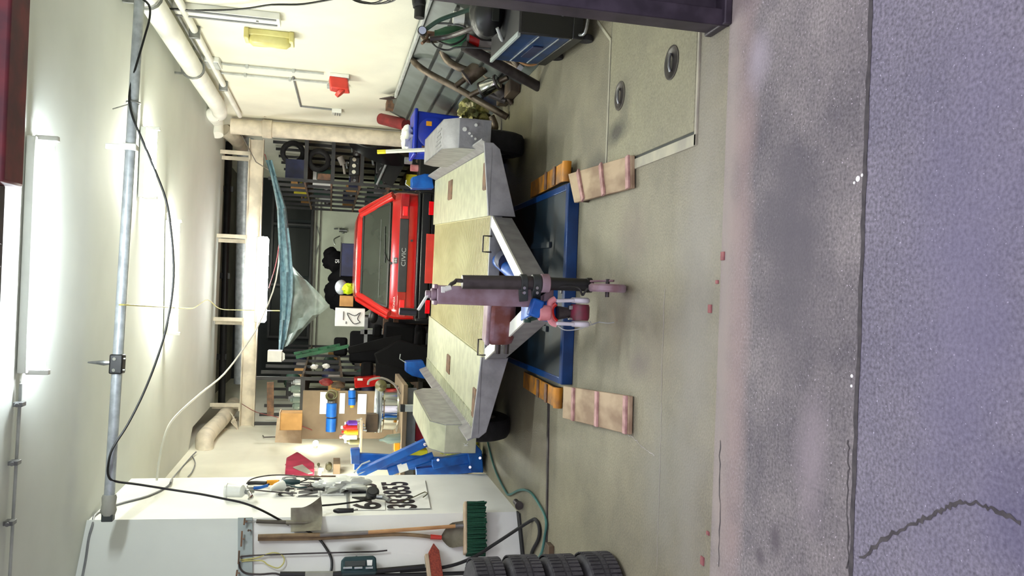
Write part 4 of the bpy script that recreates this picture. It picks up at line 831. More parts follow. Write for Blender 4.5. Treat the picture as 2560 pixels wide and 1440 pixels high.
# ================================================================ PILLAR, SIDE FACE
def ons(mb, pts, r, off=.03, n=8, smooth=0): return mb.tube([PS(x, y, off) for x, y in pts], r, n, smooth=smooth)
t = T('spray_gun', 'spray gun with a large white cup hanging on the side of the pillar', 'spray gun', PS(600, 1228, .05))
part('cup', ons(MB(), [(562, 1226), (568, 1226), (570, 1226), (606, 1228), (611, 1229)], [.06, .062, .056, .052, .03], .075, 20), 'white_plastic', t)
part('gun_body', ons(MB(), [(611, 1229), (622, 1230), (634, 1228)], [.018, .026, .014], .07, 10), 'steel', t)
part('nozzle', ons(MB(), [(622, 1232), (628, 1243), (622, 1248)], [.016, .02, .01], .08, 10), 'chrome', t)
part('trigger', ons(MB(), [(618, 1216), (619, 1226)], .008, .06, 6), 'steel', t)
def rod(name, label, cat, segs, off=.03):
    t = T(name, label, cat, PS(*segs[0][1][0], off))
    for nm, pts, r, m_ in segs: part(nm, ons(MB(), pts, r, off, 10, 2), m_, t)
    return t
rod('file', 'hand tool with black and orange grips hanging beside the spray gun', 'tool', [('blade', [(619, 1208), (640, 1207), (666, 1208)], .018, 'black'), ('grip', [(667, 1207), (690, 1206), (697, 1206)], .024, 'orange')], .04)
rod('pliers', 'pliers with blue grips hanging beside the spray gun', 'tool', [('jaw', [(618, 1222), (634, 1220)], .012, 'steel'), ('grip', [(634, 1221), (650, 1219), (668, 1214)], .014, 'blue_paint'), ('grip', [(634, 1218), (655, 1217), (672, 1211)], .01, 'navy')], .05)
rod('file', 'dark teal handled tool hanging above the small number sheet', 'tool', [('grip', [(704, 1203), (725, 1205), (750, 1205)], [.016, .03, .018], 'dark_teal'), ('blade', [(750, 1205), (765, 1200), (772, 1196)], .006, 'exhaust_dark')], .05)
rod('funnel', 'small translucent white funnel hanging among the tools', 'funnel', [('cone', [(676, 1224), (690, 1218), (706, 1214)], [.012, .035, .05], 'white_plastic')], .06)
rod('steel_rod', 'thin steel rod hanging down over the small number sheet', 'rod', [('rod_body', [(636, 1225), (700, 1231), (742, 1233)], .006, 'exhaust_dark')], .04)
rod('screwdriver', 'black screwdriver hanging over the small number sheet', 'screwdriver', [('shaft', [(742, 1223), (785, 1223)], .005, 'exhaust_dark'), ('grip', [(783, 1223), (803, 1223), (808, 1223), (812, 1223)], [.012, .013, .02, .018], 'black')], .05)
rod('pliers', 'grey pliers with open jaws hanging on the small number sheet', 'tool', [('jaw', [(776, 1206), (774, 1214), (766, 1218)], .007, 'exhaust_dark'), ('grip', [(766, 1218), (745, 1219), (722, 1213), (705, 1210)], .007, 'dark_teal')], .05)
rod('drill_bit', 'dark twisted rod hanging near the back edge of the pillar', 'tool', [('shaft', [(762, 1196), (800, 1199), (850, 1198)], .008, 'exhaust_dark'), ('grip', [(785, 1197), (800, 1198)], .014, 'black')], .05)
solo('steel_rod', 'long thin brown rod along the back edge of the pillar', 'rod', ons(MB(), [(740, 1191), (853, 1190.5)], .008, .03, 6), 'rust')
solo('wire_arc', 'stiff dark cable arching from the hook down the back edge of the pillar', 'cable', ons(MB(), [(617, 1209), (625, 1200), (645, 1193), (680, 1188), (720, 1188), (760, 1193), (790, 1197)], .006, .04, 6, 4), 'exhaust_dark')
def sheet(name, label, px, off, texts, gr=None):
    a, b, c, d = [PS(x, y, off) for x, y in px]; t = T(name, label, 'sign', (a+c)/2, 0, gr)
    part('sheet', MB().prism([a, b, c, d], (.003, 0, 0)), 'paper', t)
    for body, x0, y0, x1, y1 in texts:
        p = PS(x0, y0, off+.005); e_ = PS(x0, y1, off+.005); h_ = PS(x1, y0, off+.005); text('digits', body, 1, 'black', t, p, (0, 1, 0), (0, -.0, 1), fit=(e_.y-p.y, h_.z-p.z), bold=.026)
    return t
q0, q1 = PS(880, 1240, 0), PS(962, 1240, 0)
hh = q0.z-q1.z
bot1 = PS(962, 1272); topw = PS(962, 1196); w1 = topw.y-bot1.y
def size_for(x0, x1, y): return (PS(x0, y).z-PS(x1, y).z)/.70
s1 = size_for(882, 958, 1240); s2 = size_for(967, 1048, 1240); s3 = size_for(693, 735, 1220); s4 = size_for(742, 795, 1220)
sheet('number_sheet', 'white sheet with the large black digits 6418 on the side of the pillar', [(876, 1276), (963, 1275), (961, 1204), (874, 1204)], .004, [('6418', 955, 1272, 882, 1208)])
sheet('number_sheet', 'lowest white sheet with the large black digits 383855 on the side of the pillar', [(966, 1273), (1076, 1271), (1062, 1199), (960, 1199)], .010, [('383855', 1044, 1270, 968, 1204)])
sheet('number_sheet', 'small upper white sheet with black digits under the hanging tools', [(690, 1240), (736, 1239), (734, 1188), (690, 1188)], .004, [('24320', 733, 1239, 694, 1191)])
sheet('number_sheet', 'small lower white sheet with black letters under the hanging tools', [(740, 1242), (800, 1241), (798, 1200), (740, 1200)], .004, [('NMM1', 794, 1240, 745, 1205)])
solo('sheet_folder', 'white paper folder under the plastic bag on the pillar', 'paper', MB().prism([PS(806, 1238, .004), PS(860, 1238, .004), PS(858, 1214, .004), PS(806, 1214, .004)], (.006, 0, 0)), 'paper')
solo('shelf_strip', 'narrow grey strip fixed upright beside the large number sheet', 'strip', MB().prism([PS(867, 1273, .004), PS(872, 1273, .004), PS(870, 1228, .004), PS(865, 1228, .004)], (.012, 0, 0)), 'grey')
A = PS(865, 1210, .07); solo('plastic_bag', 'crumpled white plastic bag hanging on the side of the pillar', 'bag', MB().lump(A, (.06, .12, .22), .35, 5, 24, 18).lump(A+V((.0, .0, .17)), (.035, .05, .12), .3, 8), 'white_plastic')
gq = PS(931, 1237, .06); t = T('pressure_gauge', 'black round tyre pressure gauge with its hose hanging over the number sheets', 'gauge', gq)
part('gauge_body', MB().cyl(gq, gq+V((.04, -.03, 0)), .055, n=24), 'black', t, .006); part('gauge_glass', MB().cyl(gq+V((.04, -.03, 0)), gq+V((.045, -.034, 0)), .04, n=20), 'dark_grey', t)
part('gauge_fitting', ons(MB(), [(942, 1242), (960, 1243), (972, 1250)], [.02, .024, .016], .06), 'steel', t)
part('air_line', ons(MB(), [(804, 1264), (850, 1260), (900, 1253), (930, 1247)], .008, .05, 8, 4), 'black', t)
rod('tool_grip', 'black rubber handled tool lying against the edge of the pillar below the shovel', 'tool', [('grip', [(835, 1276), (845, 1277), (884, 1276)], [.012, .022, .018], 'black'), ('shaft', [(884, 1276), (894, 1274)], .006, 'steel')], .04)
mb = MB().tube([PS(1005, 1255, .03), PS(1040, 1240, .03), PS(1062, 1230, .03), PS(1068, 1235, .03), PS(1058, 1243, .03)], .005, 6, smooth=2); solo('wire_hook', 'thin bent wire hook over the lowest number sheet', 'wire', mb, 'olive')

# ================================================================ LEFT REAR: ENGINE CRANE, WORKBENCH
def K(x, y, Yd): return P(x, y, Y=Yd)
t = T('engine_crane', 'blue folding engine crane standing behind the pillar', 'crane', (-1.75, 8.3, 0))
part('mast', MB().bar(K(885, 1158, 8.5), K(1200, 1158, 8.5), .12, .1, up=(0, 1, 0)), 'blue_paint', t, .006)
part('mast_head', MB().prism([K(876, 1124, 8.3), K(900, 1122, 8.3), K(900, 1162, 8.4), K(878, 1160, 8.4)], V((.0, .1, 0))), 'blue_paint', t, .006)
part('mast_bar', MB().bar(K(898, 1142, 8.4), K(1060, 1150, 8.4), .08, .06, up=(0, 1, 0)), 'blue_paint', t, .006)
bm_ = part('boom', MB().bar(K(895, 1185, 8.15), K(1068, 1104, 8.1), .075, .1, up=(0, 1, 0)), 'blue_paint', t, .006)
part('bolt', MB().cyl(K(1062, 1111, 8.05), K(1062, 1111, 8.0), .016, n=10), 'chrome', bm_)
part('brace', MB().bar(K(905, 1170, 8.3), K(1040, 1112, 8.3), .03, .03, up=(0, 1, 0)), 'blue_paint', t, .004)
rm = part('hydraulic_ram', MB().cyl(K(970, 1180, 8.1), K(1083, 1140, 8.1), .045, n=16), 'blue_paint', t)
part('label_band', MB().cyl(K(995, 1172, 8.1), K(1018, 1164, 8.1), .048, n=16), 'paper', rm)
part('leg', MB().bar(K(1080, 1160, 8.0), K(1180, 1142, 8.0), .09, .09, up=(0, 1, 0)), 'blue_paint', t, .006); part('leg', MB().bar(K(1040, 1182, 8.1), K(1200, 1165, 8.1), .1, .1, up=(0, 1, 0)), 'blue_paint', t, .006)
part('foot_plate', MB().prism([K(1168, 1122, 7.9), K(1185, 1105, 7.9), K(1205, 1128, 7.9), K(1209, 1182, 7.9), K(1178, 1182, 7.9)], (0, .25, 0)), 'blue_paint', t, .008)
mb = MB()
for x, y in ((1200, 1145), (1095, 1150), (1175, 1168)): mb.cyl(K(x, y, 7.88), K(x, y, 7.84), .014, n=10)
part('bolt', mb, 'chrome', t)
part('guy_rod', MB().tube([K(885, 1182, 8.1), K(905, 1160, 8.1), K(925, 1152, 8.1)], .008, 6).tube([K(895, 1186, 8.1), K(945, 1163, 8.1)], .006, 6), 'galvanised', t)
part('caster', MB().lathe([(.02, -.02), (.06, -.02), (.065, 0), (.06, .02), (.02, .02)], K(1225, 1140, 7.95), (1, 0, 0), 20), 'black_rubber', t)
t = T('lifting_chain', 'steel chain hanging from the end of the blue crane boom', 'chain', K(1080, 1115, 8.0))
p0, p1 = K(1066, 1112, 8.0), K(1116, 1118, 8.0)
for k in range(7):
    c = p0.lerp(p1, (k+.5)/7); ax_ = (p1-p0).normalized(); sd = V((1, 0, 0)) if k % 2 else V((0, 1, 0)); l_ = .026
    part('link', MB().tube([c+ax_*l_*math.cos(a_*math.pi/5)*1.05+sd*.015*math.sin(a_*math.pi/5) for a_ in range(10)], .005, 6, closed=True), 'chrome', t)
# workbench
BT = .78
t = T('workbench', 'steel workbench with a dark wooden top against the left wall', 'workbench', (-1.6, 9.3, 0))
part('bench_top', MB().b2((-2.19, 8.75, BT-.05), (-1.05, 9.9, BT)), 'board_brown', t, .004)
for x in (-2.1, -1.35): 
    for y in (8.9, 9.8): part('leg', MB().box((x, y, (BT-.05)/2), (.07, .07, BT-.05)), 'grey', t, .004)
part('rail', MB().b2((-2.1, 8.87, .62), (-1.1, 8.91, .72)).b2((-2.1, 8.87, .15), (-1.1, 8.91, .2)), 'grey', t, .003)
t = T('steel_trestle', 'light grey square steel arm standing beside the left wheel box', 'trestle', K(1040, 1012, 8.7))
part('arm', MB().bar(K(1005, 1020, 8.7), K(1078, 1020, 8.7), .07, .07, up=(0, 1, 0)), 'light_grey', t, .004); part('arm_end', MB().bar(K(1000, 1020, 8.7), K(1012, 1020, 8.7), .075, .075, up=(0, 1, 0)), 'black', t, .004)
part('post', MB().bar(K(1072, 1020, 8.7), (K(1072, 1020, 8.7).x, 8.7, 0), .06, .06, up=(0, 1, 0)), 'light_grey', t)
# plywood tool board with things hanging on it
bx0, bx1 = K(880, 1078, 9.9), K(758, 972, 9.9)
t = T('tool_board', 'tall brown tool board standing at the back of the workbench', 'board', (-1.5, 9.95, BT))
part('panel', MB().b2((-1.85, 9.9, BT), (-1.27, 9.94, K(757, 1000, 9.9).z)), 'board_brown', t, .003)
for (x0, y0, x1, y1) in ((801, 980, 818, 1035), (850, 983, 861, 1034), (895, 985, 915, 1035)):
    a, b = K(x0, y0, 9.89), K(x1, y1, 9.89); part('note', MB().b2((a.x, 9.895, a.z), (b.x, 9.888, b.z)), 'paper', t)
a, b = K(702, 1030, 9.95), K(755, 1072, 9.95)
t = T('cardboard_box', 'small tan cardboard box on top beside the brown tool board', 'box', a); part('box_body', MB().b2((a.x, 9.85, b.z), (b.x, 10.1, a.z)), 'cardboard', t, .004); part('box_lid', MB().b2((a.x+.01, 9.84, a.z), (b.x-.01, 10.11, a.z+.012)), 'wood_pale', t)
def canister(name, label, cat, p, q, prof, m_, extra=()):
    p, q = V(p), V(q); ax_ = q-p; l_ = ax_.length; t = T(name, label, cat, p); ax_ = ax_.normalized()
    part('body', MB().lathe([(r, h*l_) for r, h in prof], p, ax_, 20), m_, t)
    for nm, pr, mm in extra: part(nm, MB().lathe([(r, h*l_) for r, h in pr], p, ax_, 16), mm, t)
    return t
for nm, lb, x0, x1, yc, r in (('air_filter_unit', 'large blue cylindrical air filter on the tool board', 816, 841, 1025, .062), ('air_filter_unit', 'second blue cylinder below the large one on the tool board', 815, 840, 1062, .06)):
    c = K((x0+x1)/2, yc, 9.83); h = .17
    canister(nm, lb, 'filter', c-ZU*0-V((h/2, 0, 0)), c+V((h/2, 0, 0)), [(.02, 0), (r, .04), (r, .96), (.02, 1)], 'blue_paint', [('collar', [(r*.6, 1), (r*.6, 1.12), (.02, 1.13)], 'steel')])
for lb, y0, y1 in (('small blue air regulator on the tool board', 975, 995), ('small blue regulator with brass end on the tool board', 995, 1013)):
    a, b = K(880, y0, 9.85), K(880, y1, 9.85)
    canister('air_regulator', lb, 'regulator', b, a, [(.02, 0), (.045, .06), (.045, .94), (.02, 1)], 'blue_paint', [('cap', [(.03, 1), (.03, 1.2), (.01, 1.22)], 'white_plastic')] if y0 == 975 else [('fitting', [(.025, -.3), (.025, 0), (.01, .0)], 'orange')])
a = K(826, 990, 9.87); solo('cable_coil', 'small coil of dark cable hanging on the tool board', 'coil', MB().tube([a+V((.05*math.cos(k*.5), 0, .05*math.sin(k*.5))) for k in range(12)], .012, 6, closed=True).tube([a+V((.06*math.cos(k*.5)+.02, -.02, .06*math.sin(k*.5)-.02)) for k in range(12)], .01, 6, closed=True), 'olive')
solo('red_wire', 'thin red wire hanging from the steel beam to the tool board', 'wire', MB().tube([K(605, 1010, 12.7), K(640, 1030, 12.0), K(690, 1042, 10.5), K(740, 1060, 9.9), K(780, 1075, 9.9)], .005, 5, smooth=4), 'dull_red')
# alloy wheel rims lying on the bench
wc_ = K(960, 1022, 9.3); wc_.z = BT
for k, (z0, r, lb) in enumerate(((.0, .27, 'large shiny alloy wheel rim lying on the workbench'), (.21, .27, 'thinner bright rim ring lying on top of the large rim'))):
    t = T('wheel_rim', lb, 'wheel rim', (wc_.x, wc_.y, BT+z0)); h = .20 if k == 0 else .05
    part('barrel', MB().lathe([(r*.8, 0), (r, 0), (r, .015), (r*.9, .03), (r*.88, h-.03), (r, h-.015), (r, h), (r*.82, h), (r*.8, h-.03)], (wc_.x, wc_.y, BT+z0), ZU, 40, loop=True), 'chrome' if k == 0 else 'galvanised', t)
    mb = MB()
    for s in range(5): a_ = s*1.2566; mb.bar((wc_.x, wc_.y, BT+z0+h*.5), (wc_.x+r*.82*math.cos(a_), wc_.y+r*.82*math.sin(a_), BT+z0+h*.6), .05, .02)
    part('spoke', mb, 'galvanised', t)
q = K(952, 963, 9.0); solo('hub_bracket', 'round olive hub with bolts hung at the front of the rims', 'hub', MB().lathe([(.02, 0), (.065, .01), (.065, .05), (.035, .08), (.02, .1)], q, (0, -1, 0), 18), 'olive')
solo('pale_strap', 'pale strap hanging beside the workbench rims', 'strap', MB().tube([K(920, 962, 9.0), K(925, 950, 9.0), K(955, 945, 9.0), K(985, 960, 9.0), K(1000, 985, 9.0)], .014, 6, smooth=3), 'stone_grey')
# bottles and cans
for k, (x0, x1, y, r, m_, lb) in enumerate(((853, 893, 1068, .035, 'red_paint', 'red and yellow spray can at the bench edge'), (855, 895, 1080, .035, 'orange', 'orange oil bottle at the bench edge'), (850, 892, 1092, .036, 'white_plastic', 'pink and white bottle at the bench edge'), (862, 905, 1103, .036, 'olive', 'greenish bottle at the end of the bottle row'), (862, 893, 1058, .032, 'purple', 'purple capped can at the start of the bottle row'))):
    a, b = K(x1, y, 9.0), K(x0, y, 9.0)
    canister('spray_can', lb, 'bottle', (a.x, 9.0, a.z), (a.x, 9.0, b.z), [(r, 0), (r, .72), (r*.45, .84), (r*.45, 1)], m_, [('cap', [(r*.5, .9), (r*.5, 1.02), (.004, 1.03)], ['white_plastic', 'red_paint', 'pink_paint', 'white_plastic', 'white_plastic'][k])])
t = T('bottle_shelf', 'small wooden wall shelf carrying the row of bottles', 'shelf', K(898, 1085, 9.0)); a, b = K(900, 1052, 9.0), K(900, 1112, 9.0)
part('shelf_board', MB().b2((-2.19, 8.9, a.z-.03), (a.x+.02, 9.12, a.z-.005)), 'wood_pale', t, .003); part('shelf_bracket', MB().b2((-2.19, 9.0, a.z-.2), (-2.15, 9.03, a.z-.03)), 'wood_dark', t)
a, b = K(912, 1098, 8.95), K(975, 1100, 8.95); canister('thinner_bottle', 'clear squeeze bottle lying on the workbench', 'bottle', (a.x, 8.9, BT+.23), (a.x+.02, 8.9, BT), [(.012, 0), (.02, .2), (.05, .4), (.055, 1)], 'bottle_glass')
a = K(976, 1115, 8.9); solo('small_box', 'small mustard yellow box on the workbench', 'box', MB().box((a.x, 8.95, BT+.03), (.12, .1, .06)), 'orange', .004)
mb = MB().b2((K(925, 1062, 8.9).x-.1, 9.0, K(945, 1062, 9).z), (K(925, 1062, 8.9).x+.1, 9.12, K(915, 1062, 9).z)); solo('tool_tray', 'dark brown open tool tray above the bench end', 'tray', mb, 'wood_dark', .004)
for k in range(5): 
    a = K(905+k*3, 1048+k*7, 8.95); solo('socket_tool', ['short chrome socket on the tool tray, nearest the rims', 'second chrome socket on the tool tray', 'middle chrome tool on the tool tray', 'fourth chrome tool on the tool tray', 'last chrome tool on the tool tray, nearest the wall'][k], 'tool', MB().cyl(a, a+ZU*.06+V((rnd(-.02, .02), 0, 0)), .012, n=10), 'chrome', group='chrome tools on the tray')
# red cabinet and rim under the bench
a, b = K(1040, 1037, 9.0), K(1085, 1080, 9.0); t = T('tool_cabinet', 'red metal cabinet under the workbench', 'cabinet', (-1.6, 9.1, 0))
part('cabinet_body', MB().b2((a.x-.3, 9.0, .02), (a.x+.05, 9.6, a.z)), 'red_paint', t, .006); part('drawer_line', MB().b2((a.x-.29, 8.995, a.z*.5), (a.x+.04, 9.0, a.z*.52)), 'dull_red', t)
c = K(1120, 1100, 8.6); t = T('steel_wheel', 'green and steel wheel rim lying by the trailer wheel box', 'wheel rim', (c.x, 8.6, 0))
part('barrel', MB().lathe([(.17, 0), (.2, 0), (.2, .02), (.17, .04), (.165, .13), (.2, .16), (.2, .18), (.17, .18)], (c.x, 8.6, .0), ZU, 32, loop=True), 'steel', t); part('disc', MB().cyl((c.x, 8.6, .08), (c.x, 8.6, .1), .165), 'green_dark', t)
solo('canister', 'dark green canister standing behind the steel wheel rim', 'canister', MB().lathe([(.1, 0), (.1, .3), (.04, .36), (.04, .4)], (c.x-.05, 8.95, 0), ZU, 20), 'green_paint')
a = K(1155, 1112, 8.35); solo('plastic_bag', 'crumpled yellow plastic bag beside the foot of the blue crane', 'bag', MB().lump((a.x, a.y, .2), (.11, .12, .17), .35, 3, 24, 18).lump((a.x-.05, a.y, .33), (.05, .05, .08), .3, 4), 'yellow_bag')
a = K(1032, 1142, 8.9); solo('yellow_crate', 'yellow crate behind the blue crane boom', 'crate', MB().box((a.x, a.y, a.z), (.18, .2, .3)), 'yellow', .005)
# on the left wall
a = P(735, 1172, X=LW+.12)
t = T('shoulder_bag', 'maroon and grey cloth bag hanging on the left wall', 'bag', a)
part('bag_body', MB().prism([P(715, 1168, X=LW+.03), P(742, 1152, X=LW+.03), P(752, 1158, X=LW+.03), P(785, 1182, X=LW+.03), P(785, 1200, X=LW+.03), P(712, 1200, X=LW+.03)], (.12, 0, 0)), 'maroon_cloth', t, .02)
part('bag_panel', MB().prism([P(732, 1170, X=LW+.15), P(756, 1163, X=LW+.15), P(782, 1184, X=LW+.15), P(770, 1186, X=LW+.15)], (.012, 0, 0)), 'grey_cloth', t, .004)
part('bag_strap', MB().tube([P(722, 1166, X=LW+.08), P(714, 1162, X=LW+.05), P(720, 1158, X=LW+.05), P(732, 1160, X=LW+.05)], .006, 6, smooth=3), 'maroon_cloth', t)
mb = MB().tube([P(657, 1089, X=LW+.02), P(660, 1093, X=LW+.03), P(700, 1092, X=LW+.03), P(735, 1090, X=LW+.03)], .008, 6).tube([P(738, 1090, X=LW+.03), P(760, 1089, X=LW+.03)], .018, 8); solo('long_screwdriver', 'long bent steel tool hanging on the left wall near the beam end', 'tool', mb, 'exhaust_dark')
mb = MB().b2(P(810, 1160, X=LW)-V((0, .1, 0)), P(850, 1180, X=LW)+V((.06, .1, 0)))
a, b = P(822, 1165, X=LW+.06), P(850, 1166, X=LW+.06)
solo('olive_bottle', 'olive green cylinder lying on a wooden wall block', 'bottle', MB().tube([a+V((0, .07, .0)), a+V((0, .05, 0)), a+V((0, -.07, 0)), a+V((0, -.08, 0))], [.01, .04, .04, .03], 14), 'olive')
solo('wall_block', 'brown wooden block on the left wall carrying the olive cylinder', 'block', MB().box((LW+.06, a.y, a.z-.09), (.12, .35, .08)), 'board_brown', .004)
mb = MB()
for dz in (0, .07): mb.tube([(LW+.02, a.y+.25, a.z+.12+dz), (LW+.05, a.y+.15, a.z+.12+dz)], .018, 8)
solo('air_fitting', 'small brass air fittings above the olive cylinder on the left wall', 'fitting', mb, 'olive')
q = P(789, 1111, X=LW+.05)
t = T('wall_lamp', 'small bright work lamp on the left wall above the workbench', 'lamp', q)
part('lamp_socket', MB().cyl((LW, q.y, q.z), (LW+.04, q.y, q.z), .03), 'white_plastic', t); part('bulb', MB().ball(q+V((.02, 0, 0)), .035), 'bulb', t)
q = P(800, 1176, X=LW+.06); tube_lamp('wall_lamp', 'fluorescent work lamp on the left wall hidden behind the pillar', (LW+.12, 8.5, q.z), (LW+.12, 9.3, q.z), 'tube_light', drop=.0, hw=.03, up=.03)

# ================================================================ RIGHT SIDE: PANELS, WELDER, BOTTLES, EXHAUST PARTS, BIN
for k in range(2):
    mb = MB(); x_t, x_b = RW-.02-.07*k, 2.0-.07*k; zt = .92-.02*k; y0, y1 = 6.1, (10.75, 10.4)[k]
    mb.prism([(x_t, y0, zt), (x_t-.06, y0, zt+.0), (x_b-.06, y0, 0), (x_b, y0, 0)], (0, y1-y0, 0))
    t = T('door_panel', ['rear grey ribbed door panel leaning on the right wall', 'front grey ribbed door panel leaning on the right wall'][k], 'panel', (x_b, 7.5, 0))
    part('panel_sheet', mb, 'panel_grey', t, .006)
    if k:
        mb = MB()
        for j in range(1, 5):
            f = j/5; xa = (x_t-.06)*(1-f)+(x_b-.06)*f; za = zt*(1-f); mb.bar((xa-.004, y0, za+.004), (xa-.004, y1, za+.004), .022, .022)
        part('groove', mb, 'groove', t)
solo('rail_cap', 'pale dented metal rail resting on top of the leaning panels', 'rail', MB().bar((RW-.16, 6.1, .925), (RW-.13, 9.6, .93), .06, .025), 'light_grey', .004)
a = P(968, 262, X=2.3); t = T('wall_bracket', 'dark folded metal bracket on the wall above the far end of the panels', 'bracket', a)
part('plate', MB().bar(P(960, 248, X=2.35), P(988, 243, X=2.3), .01, .12), 'exhaust_dark', t); part('block', MB().box(P(977, 264, X=2.33), (.1, .22, .12)), 'rust', t, .006)
a, b = P(944, 294, Y=11.), P(1015, 310, Y=11.)
solo('fire_extinguisher', 'dull red cylinder lying behind the blue bin', 'cylinder', MB().tube([P(946, 297, Y=11.), P(952, 297, Y=11.), P(1015, 312, Y=10.6)], [.02, .075, .08], 16), 'dull_red')
# blue wheeled bin
t = T('wheeled_bin', 'blue plastic wheeled bin standing against the leaning panels', 'bin', (1.72, 8.75, 0))
bx0_, bx1_, by = 1.46, 1.92, 8.62
g = [V((bx0_+.03, by+.03, .04)), V((bx1_-.03, by+.03, .04)), V((bx1_-.03, by+.40, .04)), V((bx0_+.03, by+.40, .04))]; h_ = [V((bx0_, by, .76)), V((bx1_, by, .76)), V((bx1_, by+.45, .76)), V((bx0_, by+.45, .76))]
part('bin_body', MB().add(g+h_, [(3, 2, 1, 0), (4, 5, 6, 7), (0, 1, 5, 4), (1, 2, 6, 5), (2, 3, 7, 6), (3, 0, 4, 7)]), 'bin_blue', t, .02)
part('bin_rim', MB().b2((bx0_-.02, by-.025, .75), (bx1_+.02, by+.47, .79)), 'bin_blue', t, .012)
part('lid_bulge', MB().lathe([(.17, 0), (.17, .02), (.15, .03), (.001, .032)], (bx0_+.23, by+.02, .58), (0, -1, 0), 30), 'bin_blue', t)
part('sticker', MB().b2((bx0_+.30, by-.013, .60), (bx0_+.35, by-.010, .66)), 'orange', t); part('sticker', MB().b2((bx0_+.06, by-.015, .56), (bx0_+.08, by-.012, .70)), 'rust', t)
for s in (0, 1): part('wheel', MB().lathe([(.02, -.02), (.07, -.02), (.075, 0), (.07, .02), (.02, .02)], (bx0_+.05+.36*s, by+.42, .075), (1, 0, 0), 18), 'black_rubber', t)
solo('plastic_bag', 'clear crumpled plastic bag on top of the blue bin', 'bag', MB().lump((1.66, 8.8, .84), (.13, .12, .06), .4, 11, 20, 14), 'white_plastic')
# yellowish foil parcel and silencers
a = K(1185, 280, 7.9)
solo('foil_parcel', 'round parcel wrapped in shiny yellowish foil among the exhaust parts', 'parcel', MB().lump((a.x-.02, a.y, .27), (.15, .14, .15), .2, 9, 26, 18), 'foil' if 'foil' in M else 'chrome')
def pipe(label, pts, r, m_='exhaust', n=12, ends=True, name='exhaust_pipe', sm=4): 
    return solo(name, label, 'exhaust pipe', MB().tube(pts, r, n, smooth=sm), m_)
pipe('long straight dark exhaust pipe leaning down to the floor beside the welder', [K(1160, 115, 6.0), K(1225, 150, 6.1), K(1346, 217, 6.35)], .042, 'exhaust_dark', sm=0, name='exhaust_pipe')
pipe('long bent exhaust pipe leaning beside the blue bin', [P(1033, 150, Y=7.9), P(1040, 160, Y=7.8), P(1075, 185, Y=7.7), P(1150, 225, Y=7.6), P(1268, 293, Y=7.45)], .032, 'exhaust')
pipe('curved exhaust pipe hooked over behind the gas bottle', [P(1055, 78, Y=6.1), P(1058, 95, Y=6.1), P(1075, 102, Y=6.1), P(1120, 98, Y=6.2)], .018, 'exhaust', 10)
pipe('bent brass coloured exhaust elbow behind the leaning pipes', [P(1105, 125, Y=7.3), P(1118, 150, Y=7.3), P(1150, 170, Y=7.2), P(1185, 178, Y=7.2), P(1215, 165, Y=7.1)], .035, 'exhaust')
pipe('dark short pipe on the floor near the silencers', [P(1225, 235, Y=7.35), P(1265, 252, Y=7.3)], .035, 'exhaust_dark', sm=0)
pipe('rusty bent pipe lying under the foil parcel', [P(1228, 290, Y=7.8), P(1238, 318, Y=7.8), P(1225, 335, Y=7.8), P(1205, 345, Y=7.9)], .035, 'exhaust')
def silencer(label, a, b, r, m_, stubs=True, cap='exhaust_dark'):
    t = T('silencer', label, 'exhaust silencer', (a+b)/2); ax_ = (b-a).normalized(); l_ = (b-a).length
    part('canister', MB().lathe([(r*.5, -.02), (r*.92, 0), (r, .015), (r, l_-.015), (r*.92, l_), (r*.5, l_+.02)], a, ax_, 24), m_, t)
    part('seam', MB().lathe([(r*.9, -.004), (r*1.04, .0), (r*1.04, .016), (r*.9, .02)], a, ax_, 24).lathe([(r*.9, l_-.02), (r*1.04, l_-.016), (r*1.04, l_), (r*.9, l_+.004)], a, ax_, 24), cap, t)
    if stubs: part('stub_pipe', MB().tube([a-ax_*.12, a], .025, 10), 'exhaust', t); part('stub_pipe', MB().tube([b, b+ax_*.1], .025, 10), 'exhaust', t)
    return t
silencer('bright polished silencer in the middle of the exhaust heap', P(1203, 225, Y=7.1), P(1245, 205, Y=7.0), .07, 'chrome')
silencer('oval brown silencer above the polished one', P(1165, 195, Y=7.2), P(1210, 160, Y=7.15), .075, 'exhaust')
silencer('grey silencer at the foot of the leaning panels', P(1250, 150, Y=6.9), P(1300, 175, Y=6.8), .07, 'exhaust_dark')
silencer('dull silencer lying low beside the dark pipe', P(1230, 205, Y=7.3), P(1262, 240, Y=7.3), .06, 'exhaust_dark')
t = T('manifold', 'rusty exhaust manifold with flanges lying near the welder', 'manifold', P(1285, 175, Z=0))
part('runner', MB().tube([P(1240, 120, Y=6.6), P(1275, 140, Y=6.5), P(1300, 168, Y=6.5)], .03, 10, smooth=3).tube([P(1220, 140, Y=6.8), P(1270, 155, Y=6.6), P(1300, 168, Y=6.5)], .026, 10, smooth=3), 'exhaust', t); part('flange', MB().cyl(P(1296, 164, Y=6.5), P(1306, 172, Y=6.5), .05, n=6), 'steel', t)
solo('brass_hose', 'thin copper coloured pipe looping out under the welder', 'pipe', MB().tube([P(1285, 140, Y=6.2), P(1300, 155, Y=6.15), P(1320, 163, Y=6.1), P(1340, 160, Y=6.1), P(1358, 145, Y=6.1)], .009, 8, smooth=4), 'wood')
t = T('valve_block', 'small brass valve on the floor behind the welder', 'valve', P(1330, 140, Y=6.3)); part('body', MB().cyl(P(1320, 145, Y=6.3), P(1340, 140, Y=6.3), .03), 'orange', t); part('stem', MB().cyl(P(1335, 150, Y=6.3), P(1345, 158, Y=6.3), .012), 'steel', t)
solo('wood_prop', 'dark wooden prop on the floor under the exhaust heap', 'block', MB().box((1.95, 7.3, .05), (.3, .6, .1)), 'wood_dark', .01)
